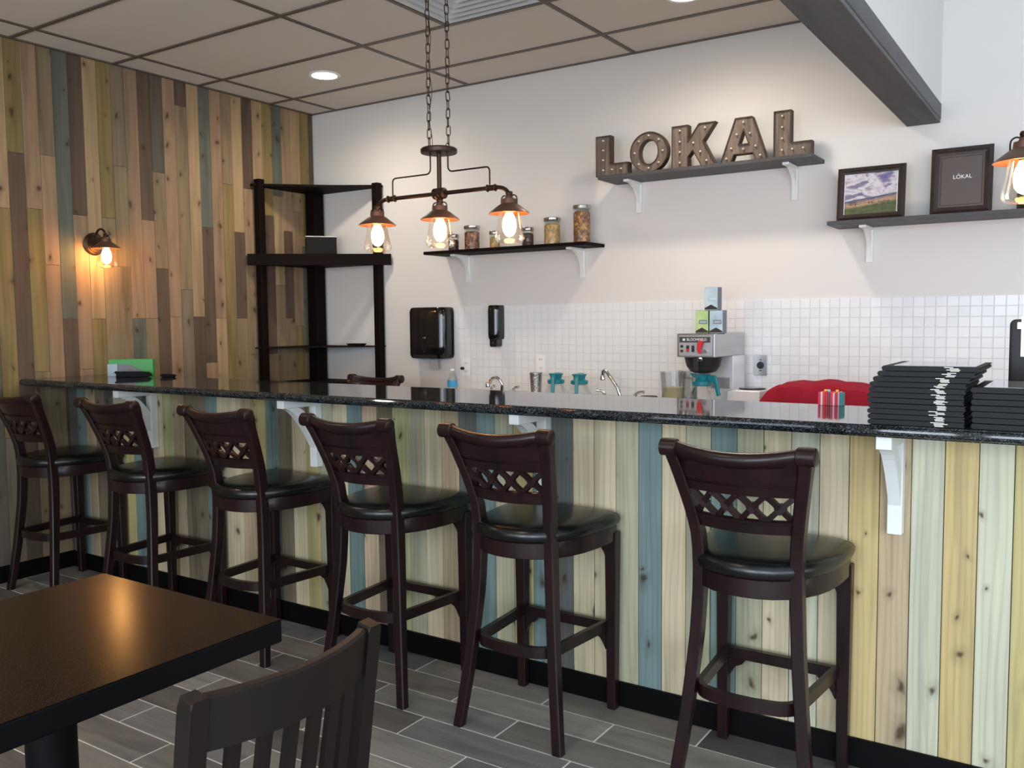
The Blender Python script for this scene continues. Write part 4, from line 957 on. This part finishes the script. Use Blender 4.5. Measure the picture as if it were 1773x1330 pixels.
# green box at the far end of the bar
t = thing('green_box', 'bright green box with a grey flap at the far left end of the bar', 'box', (.335, -1.815, ZB), .80)
m_green = mat('bright_green_card', srgb(52, 148, 62), .45)
b = B(); box(b, -.122, .122, -.01, .05, 0, .098, .002); obj('carton', b, m_green, t)
b = B(); box(b, -.125, -.070, -.022, -.0105, 0, .072, .001); obj('white_panel', b, mat('pale_blue_card', srgb(150, 166, 176), .4), t)
b = B(); prism(b, [(-.0695, 0), (.09, 0), (.05, .035), (.0, .066), (-.0695, .070)], -.016, -.0105, 'y'); obj('grey_panel', b, mat('grey_card', srgb(96, 94, 96), .4), t)
b = B(); P = [(-.085, 0), (.085, 0), (.108, .012), (.090, .028), (.05, .031), (-.06, .031), (-.085, .036), (-.095, .028), (-.08, .018)]
prism(b, P, -.012, .012, 'y', .002); o = obj('black_pouch', b, m_black, loc=(.44, -1.880, ZB)); o.rotation_euler.z = .80; tag(o, 'black pouch lying on the bar in front of the green box', 'pouch')
b = B(); prism(b, [(-.03, 0), (.035, 0), (.045, .010), (.03, .016), (-.02, .020), (-.045, .016)], -.012, .012, 'y', .002); o = obj('dark_clip', b, m_black, loc=(.645, -1.79, ZB)); o.rotation_euler.z = .6; tag(o, 'small dark clip lying at the back edge of the bar', 'clip')

# ---------------------------------------------------------------- foreground table and chair
t = thing('dining_table', 'square dark speckled table in the left foreground', 'table', (3.149, -3.885, 0))
b = B(); box(b, -.349, .349, -.349, .349, .7505, .7525, .0008); obj('laminate_top', b, m_lam, t)
b = B(); box(b, -.349, .349, -.349, .349, .699, .750, .003, 2); obj('edge_band', b, m_black, t)
b = B(); lathe(b, [(.052, .03), (.052, .66), (.06, .665), (.06, .67)], seg=32); obj('column', b, m_black, t, smooth=True)
b = B(); box(b, -.22, .22, -.03, .03, .6705, .6985, .003); box(b, -.03, .03, -.22, -.0305, .6705, .6985); box(b, -.03, .03, .0305, .22, .6705, .6985); obj('spider_plate', b, m_black, t)
b = B()
for q in range(4):
    R = Matrix.Rotation(q*PI/2, 4, 'Z'); P = [(.0, -.03, .0), (.30, -.02, 0), (.30, .02, 0), (0, .03, 0), (.0, -.03, .045), (.30, -.02, .02), (.30, .02, .02), (0, .03, .045)]
    vs = [b.verts.new(R @ Vector(p)) for p in P]
    for f in ((3,2,1,0),(4,5,6,7),(0,1,5,4),(1,2,6,5),(2,3,7,6),(3,0,4,7)): b.faces.new([vs[k] for k in f])
obj('foot', b, m_black, t)

t = thing('dining_chair', 'dark wood slat-back dining chair pulled up to the foreground table', 'chair', (3.66, -3.892, 0), PI/2)
# local: +y faces the table, back rest at y=-.22
cy = lambda z: -.20-.06*max(0, (z-.45))/.42
for s in (-1, 1):
    b = B(); zs = [0, .2, .45, .6, .75, .855, .868]
    L1 = [(-.195-.03*(1-z/.45) if z < .45 else cy(z)-.004-.013, z) for z in zs]; L2 = [(y+.034, z) for y, z in L1]
    L2[-1] = (L2[-1][0]-.004, .874)
    prism(b, L1+L2[::-1], s*.190-.0165, s*.190+.0165, 'x', .003); obj('back_post', b, m_chair, t, smooth=True)
    b = B(); box(b, s*.19-.018, s*.19+.018, .17, .206, 0, .43, .003); obj('front_leg', b, m_chair, t)
    b = B(); box(b, s*.19-.009, s*.19+.009, -.16, .17, .22, .25, .002); obj('side_stretcher', b, m_chair, t)
cb = lambda x: -.042*(1-(x/.174)**2)
xs = [-.174+.348*i/14 for i in range(15)]
b = B(); sweep_x(b, xs, cb, [(cy(.776)-.011, .776), (cy(.86)-.011, .862), (cy(.86)-.006, .867), (cy(.86)+.008, .867), (cy(.86)+.011, .862), (cy(.776)+.011, .776)]); obj('crest_rail', b, m_chair, t, smooth=True)
b = B(); sweep_x(b, xs, lambda x: cb(x)*.7, [(cy(.5)-.009, .485), (cy(.5)-.009, .515), (cy(.5)+.009, .515), (cy(.5)+.009, .485)]); obj('lower_rail', b, m_chair, t, smooth=True)
for i in range(6):
    x = -.127+.254*i/5; b = B(); o0, o1 = cb(x)*.7, cb(x)
    vs = [b.verts.new((x+sx*.0125, cy(z)+oo+sy*.006, z)) for z, oo in ((.514, o0), (.777, o1)) for sx, sy in ((-1, -1), (1, -1), (1, 1), (-1, 1))]
    for f in ((0,1,2,3),(7,6,5,4),(0,4,5,1),(1,5,6,2),(2,6,7,3),(3,7,4,0)): b.faces.new([vs[k] for k in f])
    obj('slat', b, m_chair, t)
b = B(); loft(b, [[(x*k, y*k, z) for x, y in rrect(-.21, .21, -.19, .21, .05, 4)] for k, z in ((.97, .43), (1, .436), (1, .452), (.97, .458), (.6, .454))]); obj('seat', b, m_chair, t, smooth=True)
b = B(); box(b, -.17, .17, .18, .20, .37, .43, .002); obj('apron', b, m_chair, t)
